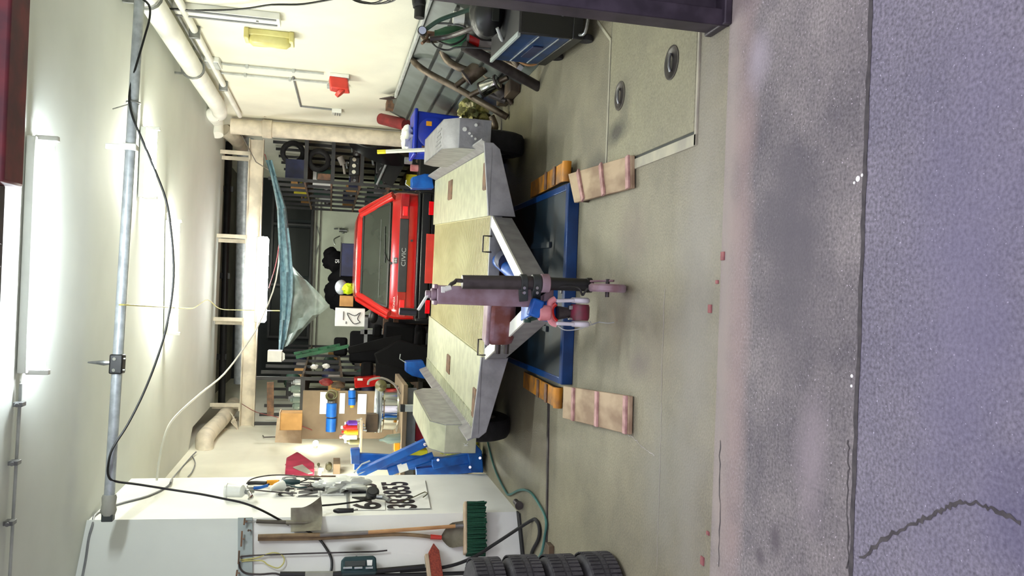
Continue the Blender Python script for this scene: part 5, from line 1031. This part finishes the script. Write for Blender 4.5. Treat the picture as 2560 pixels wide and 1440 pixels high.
# welding machine
t = T('welding_machine', 'blue welding machine with a black control front on castors', 'welder', (1.85, 5.6, 0))
A0, A1 = V((1.62, 4.75, .12)), None
lf = [(1.64, 4.85), (1.78, 5.75)]                   # left side runs back
w0 = V((.46, -.05, 0)); 
a0, a1 = V((1.62, 4.85, 0)), V((1.70, 5.75, 0)); b0, b1 = a0+V((.45, -.02, 0)), a1+V((.3, -.02, 0))
def blk(z0, z1, ins=0, k0=0, k1=1): 
    p = [a0.lerp(a1, k0), a0.lerp(a1, k1), b0.lerp(b1, k1), b0.lerp(b1, k0)]; c = sum(p, V())/4; p = [q+(c-q)*ins for q in p]
    return MB().prism([q+ZU*z0 for q in p], (0, 0, z1-z0))
part('side_panel', blk(.17, .5, 0, .03, 1), 'welder_blue', t, .008)
part('top_cover', blk(.5, .52, -.01), 'dark_grey', t, .004); part('top_edge', MB().bar(a0+V((-.008, 0, .515)), a1+V((-.008, 0, .515)), .03, .02), 'sheet_grey', t, .003)
part('control_front', blk(.16, .51, -.01, 0, .04), 'black', t, .008)
part('base_frame', blk(.10, .17, -.02), 'black', t, .006)
ny = V((0, -1, 0))
for (u, z, r) in ((.32, .43, .03), (.36, .27, .012), (.30, .23, .012), (.22, .22, .014), (.14, .24, .012), (.40, .22, .012)):
    c = a0+V((u, -.018*u, z)); part('dial', MB().cyl(c, c+V((0, -.025, 0)), r), 'steel' if r > .02 else 'grey', t)
mb = MB()
for k in range(2): mb.box(a0+V((.28, -.01, .35-.025*k)), (.13, .006, .008))
part('front_marking', mb, 'light_grey', t)
mb = MB()
for k in (.25, .38): 
    mb.bar(a0+V((-.004, .03, k)), a1+V((-.004, -.02, k)), .006, .006)
part('seam_line', mb, 'galvanised', t)
part('vent', MB().bar(a0.lerp(a1, .35)+V((-.006, 0, .31)), a0.lerp(a1, .75)+V((-.006, 0, .31)), .006, .07), 'navy', t)
for p in (a0+V((.04, .1, 0)), a1+V((.04, -.1, 0)), b0+V((-.05, .1, 0))): part('castor', MB().lathe([(.02, -.018), (.045, -.018), (.05, 0), (.045, .018), (.02, .018)], (p.x, p.y, .05), (1, 0, 0), 18), 'black_rubber', t)
part('front_handle', MB().tube([a0+V((.02, -.02, .13)), a0+V((.02, -.07, .11)), a0+V((.12, -.09, .1)), a0+V((.16, -.03, .12))], .01, 8, smooth=3), 'steel', t)
p = P(1258, 48, Y=5.35); t = T('welding_helmet', 'black rounded welding helmet lying on top of the welding machine', 'helmet', p)
part('shell', MB().lump((p.x+.03, 5.35, .52+.115), (.17, .15, .115), .06, 3, 26, 18), 'black', t); part('visor', MB().box((p.x-.02, 5.2, .6), (.1, .012, .05)), 'glass_dark', t, .004); part('strap', MB().tube([(p.x-.1, 5.24, .58), (p.x-.16, 5.3, .53), (p.x-.1, 5.4, .53)], .012, 8, smooth=3), 'light_grey', t)
# gas bottles behind it
t = T('gas_bottle', 'grey gas bottle with a green shoulder and gauge standing behind the welder', 'gas bottle', (1.86, 6.0, 0))
part('cylinder', MB().lathe([(.07, 0), (.082, .03), (.082, .66)], (1.95, 6.1, 0), ZU, 28), 'stone_grey', t)
part('shoulder', MB().lathe([(.082, .66), (.082, .74), (.065, .82), (.035, .88), (.03, .9)], (1.95, 6.1, 0), ZU, 28), 'green_paint', t, label='green shoulder of the bottle')
part('valve', MB().cyl((1.95, 6.1, .9), (1.95, 6.1, .98), .02).tube([(1.95, 6.1, .94), (1.88, 6.04, .97), (1.84, 6.0, 1.0)], .012, 8), 'rust', t)
gg = P(1056, 76, Y=5.95); gb = part('gauge', MB().cyl(gg+V((0, .03, 0)), gg, .035, n=20), 'black', t, .004); part('gauge_face', MB().cyl(gg, gg+V((0, -.004, 0)), .028, n=20), 'gauge_face', gb)
part('label_sticker', MB().lathe([(.084, .56), (.084, .64)], (1.95, 6.1, 0), ZU, 28), 'red_paint', t)
t = T('gas_bottle', 'shorter dark bottle with white neck between the gas bottle and the welder', 'gas bottle', (2.0, 5.6, 0))
part('cylinder', MB().lathe([(.13, 0), (.14, .03), (.14, .55), (.1, .66), (.05, .7)], (2.04, 5.95, 0), ZU, 26), 'black', t); part('neck', MB().cyl((2.04, 5.95, .69), (2.04, 5.95, .78), .05), 'white_plastic', t)
a = P(1212, 60, Y=5.9); solo('wire_spool', 'shiny pale spool lying on the welder beside the bottles', 'spool', MB().tube([P(1205, 70, Y=5.85), P(1212, 68, Y=5.85), P(1240, 62, Y=5.8), P(1248, 60, Y=5.8)], [.06, .085, .09, .07], 22), 'galvanised')
for k, (pts, r) in enumerate((([P(1066, 72, Y=6.0), P(1100, 50, Y=5.9), P(1150, 32, Y=5.8), P(1210, 12, Y=5.6), P(1250, -8, Y=5.4)], .016), ([P(1075, 98, Y=5.95), P(1120, 92, Y=5.9), P(1180, 70, Y=5.6), P(1230, 45, Y=5.5), P(1265, 20, Y=5.4), P(1290, -5, Y=5.3)], .02), ([P(1090, 58, Y=6.0), P(1130, 60, Y=5.95), P(1165, 70, Y=5.9), P(1160, 95, Y=5.9), P(1130, 112, Y=5.9), P(1100, 105, Y=5.95), P(1085, 95, Y=6.0)], .008), ([P(1078, 105, Y=5.95), P(1095, 120, Y=5.9), P(1120, 125, Y=5.9), P(1150, 118, Y=5.85), P(1250, 123, Y=5.75), P(1330, 122, Y=5.6), P(1400, 90, Y=5.3)], .007))):
    solo('welding_hose', ['thick green-black hose rising from the gauge to the top right', 'thick grey hose crossing in front of the bottles', 'thin black hose coiled around the gas bottle shoulder', 'thin cable hanging along the blue side of the welder'][k], 'hose', MB().tube(pts, r, 8, smooth=5), ['green_dark', 'exhaust_dark', 'black', 'black'][k])
t = T('hydraulic_jack', 'black handled cylinder with silver end leaning at the top of the panels', 'tool', P(1045, 20, Y=5.8)); part('body', MB().tube([P(1045, -15, Y=5.8), P(1048, 10, Y=5.8), P(1050, 15, Y=5.8), P(1048, 45, Y=5.8)], [.05, .05, .04, .038], 14), 'black', t); part('collar', MB().tube([P(1047, 10, Y=5.8), P(1048, 18, Y=5.8)], .045, 14), 'dark_grey', t)

# ================================================================ BACK: SHELVES AND WHAT STANDS ON THEM
def shelf_rack(name, label, x0, x1, y0, ys, zs, zt, mat_, board='wood_dark', side=None):
    t = T(name, label, 'shelf', ((x0+x1)/2, y0, 0))
    for y in ys:
        for x in (x0, x1): part('upright', MB().box((x, y, zt/2), (.045, .045, zt)), mat_, t)
    for z in zs:
        part('shelf_board', MB().b2((x0-.02, ys[0]-.02, z-.03), (x1+.02, ys[-1]+.02, z)), board, t)
        part('shelf_edge', MB().b2((x0-.03, ys[0]-.03, z-.06), (x1+.03, ys[0]-.022, z+.0)), mat_, t)
    return t
ysR = [13.2, 13.9, 14.6, 15.4, 16.2, 17.1, 18.]
zR = [.18, .72, 1.2, 1.66, 2.08]
shelf_rack('steel_shelf', 'tall grey steel shelving running back along the right wall', 1.66, 2.36, 13.2, ysR, zR, 2.62, 'dark_grey', 'rust')
ysL = [11.6, 12.4, 13.3, 14.3, 15.4, 16.6, 17.8]; zL = [.3, .85, 1.4, 1.95]
shelf_rack('steel_shelf', 'tall grey steel shelving running back along the left wall', -1.95, -1.32, 11.6, ysL, zL, 2.55, 'dark_grey', 'wood_dark')
cl = 0
rg = random.Random(11)
def motor_part(nm, lb, c, s, sd):
    t = T(nm, lb, 'engine part', c); r2 = random.Random(sd); mb = MB()
    mb.box((c[0], c[1], c[2]+s*.45), (s*1.5, s, s*.9)); part('casting', mb, 'black' if sd % 2 else 'exhaust_dark', t, .02)
    mb = MB()
    for k in range(3): mb.cyl((c[0]-s*.5+s*.5*k, c[1]-s*.5, c[2]+s*.5), (c[0]-s*.5+s*.5*k, c[1]-s*.62, c[2]+s*.5), s*.16, n=14)
    part('port', mb, 'chrome' if sd % 3 == 0 else 'steel', t); part('fitting', MB().tube([(c[0]+s*.3, c[1], c[2]+s*.9), (c[0]+s*.3, c[1]-.02, c[2]+s*1.1), (c[0]-s*.2, c[1]-s*.4, c[2]+s*1.05)], s*.07, 8, smooth=3), 'galvanised', t)
def carton(lb, c, s, m_='cardboard', nm='cardboard_box'):
    t = T(nm, lb, 'box', c); part('box_body', MB().box((c[0], c[1], c[2]+s[2]/2), s), m_, t, .004); part('box_flap', MB().box((c[0], c[1]-s[1]*.25, c[2]+s[2]+.004), (s[0], s[1]*.46, .008)), m_, t)
# right shelf, front bay
tyre('car_tyre', 'dark tyre standing on the second highest level of the right shelf', (2.02, 13.35, 1.66+.2), (0, 1, .05), .19, .11, .14, tr=False)
motor_part('cylinder_head', 'engine block with bright ports on the middle of the right shelf', (1.95, 13.3, 1.2), .2, 3); motor_part('starter_motor', 'dark gearbox part beside the bright engine block on the right shelf', (2.22, 13.4, 1.2), .13, 4)
t = T('white_canister', 'white can with a pipe on the middle level of the right shelf', 'can', (2.16, 13.1, 1.4)); q = K(812, 407, 13.1); part('can_body', MB().cyl((q.x, 13.15, 1.47), (q.x+.12, 13.15, 1.53), .05), 'stone_grey', t); part('can_pipe', MB().tube([(q.x, 13.15, 1.47), (q.x-.15, 13.15, 1.44)], .02, 8), 'stone_grey', t)
motor_part('gearbox', 'black gearbox on the lower middle level of the right shelf', (2.05, 13.35, .72), .26, 5); motor_part('alternator', 'small alternator with chrome parts on the lower middle level of the right shelf', (1.78, 13.25, .72), .12, 6)
motor_part('radiator_tank', 'dark radiator tank on the bottom level of the right shelf', (2.1, 13.3, .18), .2, 9); 
t = T('grille_panel', 'slanted black panel with a bright strut on the bottom level of the right shelf', 'panel', (1.8, 13.1, .2)); a, b = K(975, 390, 13.05), K(942, 462, 13.05)
part('panel_body', MB().bar(K(1000, 385, 13.1), K(960, 455, 13.1), .03, .3), 'black', t); part('strut', MB().cyl(a, b, .02), 'galvanised', t)
carton('narrow carton on the top level of the right shelf', (1.85, 13.4, 2.08), (.3, .3, .28), 'navy'); carton('dull orange box on the second highest level of the right shelf', (1.74, 13.3, 1.66), (.1, .25, .2), 'rust')
tyre('car_tyre', 'tyre on the top level of the right shelf behind the hanging film', (2.15, 13.6, 2.08+.2), (0, 1, 0), .2, .12, .14, tr=False)
# right shelf, side bays, seen past the uprights
stuffR = [('yellow plastic crate', 'yellow'), ('grey metal part', 'steel'), ('dark carton', 'navy'), ('green box', 'green_dark'), ('brown carton', 'cardboard'), ('white tin', 'white_plastic')]
lev = ['bottom', 'lower', 'middle', 'upper', 'top']
for i in range(len(ysR)-1):
    for j, z in enumerate(zR):
        nm, m_ = stuffR[(i*2+j*3) % 6]; w_ = rg.uniform(.14, .26); h_ = rg.uniform(.14, .3); yy = (ysR[i]+ysR[i+1])/2+.1
        if (i+j) % 3 == 2: motor_part('engine_part', 'dark cast engine part on the %s level in the %s bay of the right shelf' % (lev[j], ['first', 'second', 'third', 'fourth', 'fifth', 'sixth'][i]), (1.84, yy, z), .15, i*5+j)
        else: carton('%s on the %s level in the %s bay of the right shelf' % (nm, lev[j], ['first', 'second', 'third', 'fourth', 'fifth', 'sixth'][i]), (1.83, yy, z), (w_, w_*1.2, h_), m_, 'storage_box')
# left shelf contents
for i in range(len(ysL)-1):
    for j, z in enumerate(zL):
        nm, m_ = [('green cloth bundle', 'green_dark'), ('navy sack', 'navy'), ('orange brown carton', 'cardboard'), ('dark part', 'black'), ('grey tin', 'stone_grey')][(i*2+j) % 5]; yy = (ysL[i]+ysL[i+1])/2
        if m_ in ('green_dark', 'navy'): solo('cloth_bundle', '%s on the %s level in the %s bay of the left shelf' % (nm, lev[j], ['first', 'second', 'third', 'fourth', 'fifth', 'sixth'][i]), 'bundle', MB().lump((-1.52, yy, z+.155), (.14, .18, .125), .15, i*7+j), m_)
        else: carton('%s on the %s level in the %s bay of the left shelf' % (nm, lev[j], ['first', 'second', 'third', 'fourth', 'fifth', 'sixth'][i]), (-1.52, yy, z), (.24, .3, rg.uniform(.15, .3)), m_, 'storage_box')
# front face of left shelf: glass bottles, white cans, red toolbox
for k, (x, y) in enumerate(((722, 957), (735, 962), (728, 975), (722, 990), (712, 1003), (735, 1000), (728, 1018))):
    p = K(x, y, 11.5); zz = 1.95 if p.z > 1.95 else 1.95
    canister('glass_jar', ['jar nearest the shelf upright', 'squat silver jar', 'milky jar', 'second milky jar', 'clear jar', 'grey jar', 'clear jar furthest left'][k]+' on the top level at the front of the left shelf', 'jar', (p.x, 11.6+.05*(k % 2), 1.95), (p.x, 11.6+.05*(k % 2), 1.95+.1+.03*(k % 3)), [(.045, 0), (.05, .1), (.05, .75), (.03, .85), (.03, 1)], ['galvanised', 'steel', 'bottle_glass', 'white_plastic', 'bottle_glass', 'grey', 'bottle_glass'][k])
a, b = K(882, 948, 11.3), K(950, 958, 11.3); solo('tool_box', 'long red metal tool box beside the left shelf upright', 'box', MB().bar(K(886, 956, 11.2), K(950, 950, 11.2), .13, .25, up=(0, 1, 0)), 'red_paint', .008)
q = K(900, 948, 11.1); solo('tool_box_label', 'small white tag on the red tool box', 'tag', MB().box(q-V((0, .03, 0)), (.03, .01, .07)), 'paper')
for lb, x, y, m_ in (('dark red sack on the left shelf upright', 815, 955, 'dull_red'), ('brown pouch at the front of the left shelf', 845, 962, 'wood_dark')): q = K(x, y, 11.5); solo('tool_pouch', lb, 'pouch', MB().lump(q, (.05, .08, .09), .2, x), m_)
a = K(700, 900, 12.0); t = T('light_box', 'bright white box with a torn corner at the top of the left shelf', 'box', a)
part('box_body', MB().b2((K(690, 905, 12.).x, 12.0, K(704, 905, 12.).z), (K(690, 877, 12.).x, 12.2, K(668, 905, 12.).z)), 'paper', t, .004); part('torn_sheet', MB().grid([[K(706, 880, 11.95), K(706, 903, 11.95)], [K(712, 884, 11.9), K(712, 898, 11.9)]], (0, .004, 0)), 'paper', t)
for k, (x0, y0, x1, y1) in enumerate(((780, 917, 792, 917), (808, 915, 822, 921))): solo('paper_scrap', ['small white rag on a bar of the left shelf', 'white rag further down the left shelf'][k], 'rag', MB().lump(K((x0+x1)/2, y0, 12.4), (.035, .03, .05), .3, k), 'paper')
solo('wooden_post', 'orange brown wooden upright board at the front of the left shelf', 'board', MB().bar(K(676, 955, 11.45), K(676, 1040, 11.45), .03, .09), 'rust', .003)
solo('wall_board', 'pale vertical board leaning between the left shelf and the tool board', 'board', MB().bar(K(690, 1075, 10.2), K(757, 1078, 10.2), .02, .3), 'wood_pale')
t = T('step_ladder', 'green metal step ladder lying on its side on the left shelf', 'ladder', K(800, 880, 12.2)); 
part('rail', MB().bar(K(740, 893, 12.1), K(872, 865, 12.1), .05, .04, up=(0, 1, 0)), 'green_paint', t); part('rail', MB().bar(K(735, 884, 12.2), K(850, 862, 12.2), .04, .03, up=(0, 1, 0)), 'green_paint', t)
mb = MB(); 
for k in range(5): mb.bar(K(755+24*k, 890-5.2*k, 12.1), K(752+22*k, 881-4.5*k, 12.2), .02, .02)
part('rung', mb, 'green_paint', t)
# blue plastic trays by the trailer
for lb, pts, Yd in (('blue open tray on the rear left corner of the trailer', [(1015, 905), (1058, 902), (1066, 920), (1062, 948), (1030, 940), (1015, 930)], 9.6), ('blue tray beside the car on the right of the trailer', [(1030, 470), (1030, 443), (1062, 434), (1080, 436), (1085, 470)], 9.5)):
    c_ = K(1050, sum(p[1] for p in pts)/len(pts), Yd); t = T('blue_tray', lb, 'tray', c_); part('tray_body', MB().prism([K(x, y, Yd) for x, y in pts], (0, .2, 0)), 'blue_paint', t, .006)
    part('tray_wire', MB().tube([K(pts[0][0], pts[0][1]+2, Yd), K(pts[0][0]-16, pts[0][1]-8 if 'right' not in lb else pts[0][1]-10, Yd), K(pts[0][0]-14, pts[0][1]-20, Yd)], .006, 6), 'galvanised', t)
    part('tray_leg', MB().box((c_.x, Yd+.1, c_.z/2-.03), (.1, .1, max(.05, c_.z-.1))), 'black', t)
# white pole with yellow tip
a, b = P(943, 380, Y=8.35), P(1095, 373, Y=8.25); t = T('marker_pole', 'white pole with a yellow end sticking up behind the right wheel box', 'pole', b)
part('pole_body', MB().bar(a.lerp(b, .14), b, .028, .028), 'white_plastic', t); part('pole_tip', MB().bar(a, a.lerp(b, .14), .03, .03), 'yellow', t)
part('pole_foot', MB().bar(b, V((b.x, b.y, .0)), .026, .026), 'white_plastic', t)
# black bodywork pieces
t = T('car_bumper', 'black curved bumper leaning at the top of the right shelf', 'bumper', K(900, 360, 12.2))
g = []
for k in range(9):
    u = k/8; x = 868+105*u; y = 345+18*u+14*math.sin(u*3.1); g.append([K(x, y, 12.6), K(x+8+26*u, y+22+30*u, 12.9)])
part('bumper_skin', MB().grid(g, (.0, .03, .0)), 'black_plastic', t); part('bumper_lip', MB().tube([r_[0] for r_ in g], .02, 8, smooth=2), 'black_plastic', t)
solo('side_skirt', 'dark plastic trim piece leaning against the foot of the right shelf', 'trim', MB().bar(K(1010, 345, 11.5), K(1060, 400, 11.5), .04, .1), 'black_plastic', .01)
for lb, x, y in (('bright tin at the foot of the right shelf', 1020, 402), ('pink wrapped tin at the foot of the right shelf', 1035, 420)): p = K(x, y, 11.6); canister('tin', lb, 'tin', (p.x, 11.6, p.z-.06), (p.x, 11.6, p.z+.05), [(.05, 0), (.05, 1)], 'galvanised' if x < 1030 else 'pink_paint')
solo('tin_shelf', 'low black cabinet at the foot of the right shelf carrying the tins', 'cabinet', MB().b2((1.35, 11.45, 0), (2.1, 11.8, .42)), 'black', .01)
# things behind and on the car
a, b = K(855, 603, 13.6), K(882, 690, 13.6); t = T('engine_bay_box', 'dark flat box standing behind the car roof', 'box', a)
part('box_body', MB().b2((b.x, 14.2, .6), (a.x, 14.5, K(853, 650, 14.2).z)), 'navy', t, .01); part('box_lid', MB().b2((b.x-.01, 14.19, K(853, 650, 14.2).z), (a.x+.01, 14.51, K(852, 650, 14.2).z+.01)), 'black', t)
part('box_stand', MB().b2((b.x+.1, 14.25, 0), (a.x-.1, 14.45, .6)), 'black', t)
p = K(832, 650, 14.6); t = T('black_backpack', 'black bag with a small white print behind the car roof', 'bag', p); part('bag_body', MB().lump(p, (.2, .15, .17), .2, 21), 'soft_black', t); text('print', 'SI', .1, 'paper', t, p+V((-.06, -.2, -.11)), (1, 0, 0), ZU)
p = K(838, 735, 14.4); solo('black_sacks', 'large black sack heap behind the car', 'sack', MB().lump((p.x, 14.6, p.z-.25), (.36, .2, .42), .15, 5, 24, 16).lump((p.x+.28, 14.6, p.z-.3), (.25, .2, .4), .15, 6, 24, 16), 'soft_black')
p = K(853, 718, 13.2); solo('hub_cap', 'silver curved part beside the fluorescent yellow bundle', 'part', MB().ball(p, (.12, .05, .1)), 'galvanised')
p = K(871, 722, 12.9); solo('safety_vest', 'fluorescent yellow vest bundle on the car roof edge', 'vest', MB().lump(p, (.09, .08, .085), .25, 2, 20, 14), 'hivis')
a, b = K(851, 739, 13.5), K(883, 767, 13.5); carton('tan carton behind the left corner of the car roof', ((a.x+b.x)/2, 13.7, b.z), (abs(a.x-b.x), .3, a.z-b.z)); 
a, b = K(838, 770, 13.0), K(912, 816, 13.0); t = T('parts_box', 'white printed parts box with a line drawing standing left of the car', 'box', (b.x, 13.1, b.z))
zb_ = K(912, 795, 13.).z; zt_ = K(838, 795, 13.).z; xl, xr = K(870, 816, 13.).x, K(870, 771, 13.).x
part('box_body', MB().b2((xl, 13., zb_), (xr, 13.3, zt_)), 'paper', t, .004)
part('line_drawing', MB().tube([V((xl+(xr-xl)*u, 12.995, zb_+(zt_-zb_)*v)) for u, v in ((.25, .15), (.15, .35), (.4, .5), (.75, .6), (.6, .35), (.8, .15), (.45, .25), (.25, .15))], .006, 5, smooth=3), 'dark_grey', t)
part('print_line', MB().b2((xl+.04, 12.993, zb_+(zt_-zb_)*.62), (xl+.08, 12.999, zb_+(zt_-zb_)*.64)).b2((xl+.1, 12.993, zb_+(zt_-zb_)*.72), (xr-.05, 12.999, zb_+(zt_-zb_)*.74)), 'dark_grey', t)
solo('box_stack', 'dark crate stand under the white printed parts box', 'crate', MB().b2((xl-.02, 13.0, 0), (-.46, 13.4, zb_)), 'black', .01)
def seat(lb, x, y, rz, m_='soft_black', s=1.):
    t = T('car_seat', lb, 'car seat', (x, y, 0), rz); R = Matrix.Rotation(rz, 3, 'Z'); o = V((x, y, 0))
    def bx(c, d, rx=0): return MB().box(o+R @ (V(c)*s), V(d)*s, R @ Matrix.Rotation(rx, 3, 'X'))
    part('seat_cushion', bx((0, 0, .35), (.5, .52, .2)), m_, t, .05); part('backrest', bx((0, .28, .75), (.48, .16, .72), -.2), m_, t, .05); part('headrest', bx((0, .42, 1.24), (.28, .1, .2), -.1), m_, t, .04)
    part('seat_base', bx((0, 0, .12), (.42, .45, .24)), 'dark_grey', t, .02)
seat('black car seat with a square headrest standing upright between car and left shelf', -.98, 13.4, .1, s=1.12); seat('black car seat lying nearer, beside the left shelf', -1.02, 11.0, .4, 'soft_black', .85)
seat('black seat standing behind the trailer on the left', -.75, 12.2, -.3, 'soft_black', .7)
p = K(860, 850, 13.0); solo('bodywork_piece', 'glossy black door panel leaning by the car seats', 'panel', MB().prism([K(870, 868, 12.0), K(872, 885, 12.0), K(1000, 868, 11.7), K(1005, 838, 11.7), K(960, 845, 11.8)], (0, .06, 0)), 'soft_black', .01)
solo('bodywork_piece', 'second black bodywork panel nearer the trailer rear corner', 'panel', MB().prism([K(935, 885, 10.6), K(1000, 850, 10.6), K(1065, 868, 10.6), K(1112, 872, 10.6), K(1112, 900, 10.6), K(1010, 925, 10.6), K(945, 910, 10.6)], (0, .08, 0)), 'soft_black', .02)
for lb, x0, x1, y, in (('rusty brown beam on end behind the car, nearer the car', 958, 970, 812), ('second rusty brown beam on end behind the car', 984, 995, 812)): p = K((x0+x1)/2, y, 12.8); solo('rusty_beam', lb, 'beam', MB().bar(p-V((.15, 0, 0)), p+V((.1, .0, 0)), .06, .08).box((p.x, 12.85, p.z/2), (.05, .05, p.z)), 'rust', .004)
p = K(915, 830, 12.9); solo('grey_post', 'grey metal post standing behind the car seats', 'post', MB().box((p.x, 12.95, .55), (.07, .07, 1.1)).box((p.x-.02, 12.95, p.z), (.5, .07, .05)), 'grey')
# back wall: conduits and bicycle
for k, y in enumerate((785, 797, 806)): pass
mb = MB()
for dx, xx in ((0, 785), (.06, 779), (-.09, 795)): 
    p = K(xx, 700, BY-.03); mb.tube([(-2.0, BY-.03, p.z), (2.3, BY-.03, p.z+.0)], .014, 6)
solo('wall_conduit', 'bundle of thin horizontal pipes along the back wall', 'conduit', mb, 'stone_grey')
solo('wall_crack', 'thin cable hanging down the back wall', 'cable', MB().tube([K(790, 560, BY-.03), K(800, 600, BY-.03), K(788, 640, BY-.03), K(780, 720, BY-.03)], .01, 5, smooth=3), 'grey')
p = K(850, 580, BY-.3); t = T('wall_tap', 'grey pipe fitting with a lever on the back wall', 'tap', p)
part('valve', MB().tube([K(848, 575, BY-.15), K(868, 577, BY-.15)], .05, 10).tube([K(858, 570, BY-.15), K(858, 584, BY-.15)], .03, 10), 'steel', t); part('pipe_arm', MB().tube([K(850, 590, BY-.15), K(836, 597, BY-.15), K(835, 605, BY-.15), K(838, 612, BY-.15)], .014, 6, smooth=3), 'steel', t); part('wall_stain', MB().tube([K(835, 572, BY-.05), K(845, 572, BY-.05)], .02, 6), 'grey', t)
# hanging plastic film
t = T('plastic_film', 'bluish rolled and torn plastic film hanging across behind the beam lamp', 'plastic sheet', (0, 12.3, 2.3))
ctr = [(672, 400), (684, 440), (694, 480), (704, 520), (708, 570), (712, 620), (716, 680), (716, 740), (712, 800), (706, 850), (700, 895)]
wd = [9, 8, 10, 13, 15, 17, 18, 17, 14, 10, 5]
g = []
for j in range(7):
    v = -1+j/3; g.append([K(x+wv*v*.9, y, 12.25+.05*math.sin(j*1.9+i*.8)) for i, ((x, y), wv) in enumerate(zip(ctr, wd))])
part('rolled_edge', MB().grid(g, (0, .01, 0)), 'film_fold', t)
top_ = [(720, 640), (726, 680), (730, 720), (728, 760), (724, 800), (716, 840), (708, 870)]; bot_ = [(732, 672), (765, 700), (800, 735), (825, 765), (800, 785), (770, 812), (730, 858)]
g = []
for j in range(9):
    v = j/8; g.append([K(a_[0]*(1-v)+b_[0]*v, a_[1]*(1-v)+b_[1]*v, 12.3+.05*math.sin(j*.9+i*1.3)) for i, (a_, b_) in enumerate(zip(top_, bot_))])
part('torn_sheet', MB().grid(g), 'plastic_film', t)
part('hanging_cord', MB().tube([K(600, 330, 12.7), K(640, 405, 12.5), K(672, 425, 12.3)], .008, 6), 'stone_grey', t)
solo('red_cable', 'thin red cable drooping behind the beam beside the film', 'cable', MB().tube([K(662, 385, 12.6), K(680, 450, 12.6), K(694, 530, 12.6), K(698, 600, 12.6), K(690, 660, 12.6), K(672, 720, 12.5)], .006, 5, smooth=4), 'dull_red')
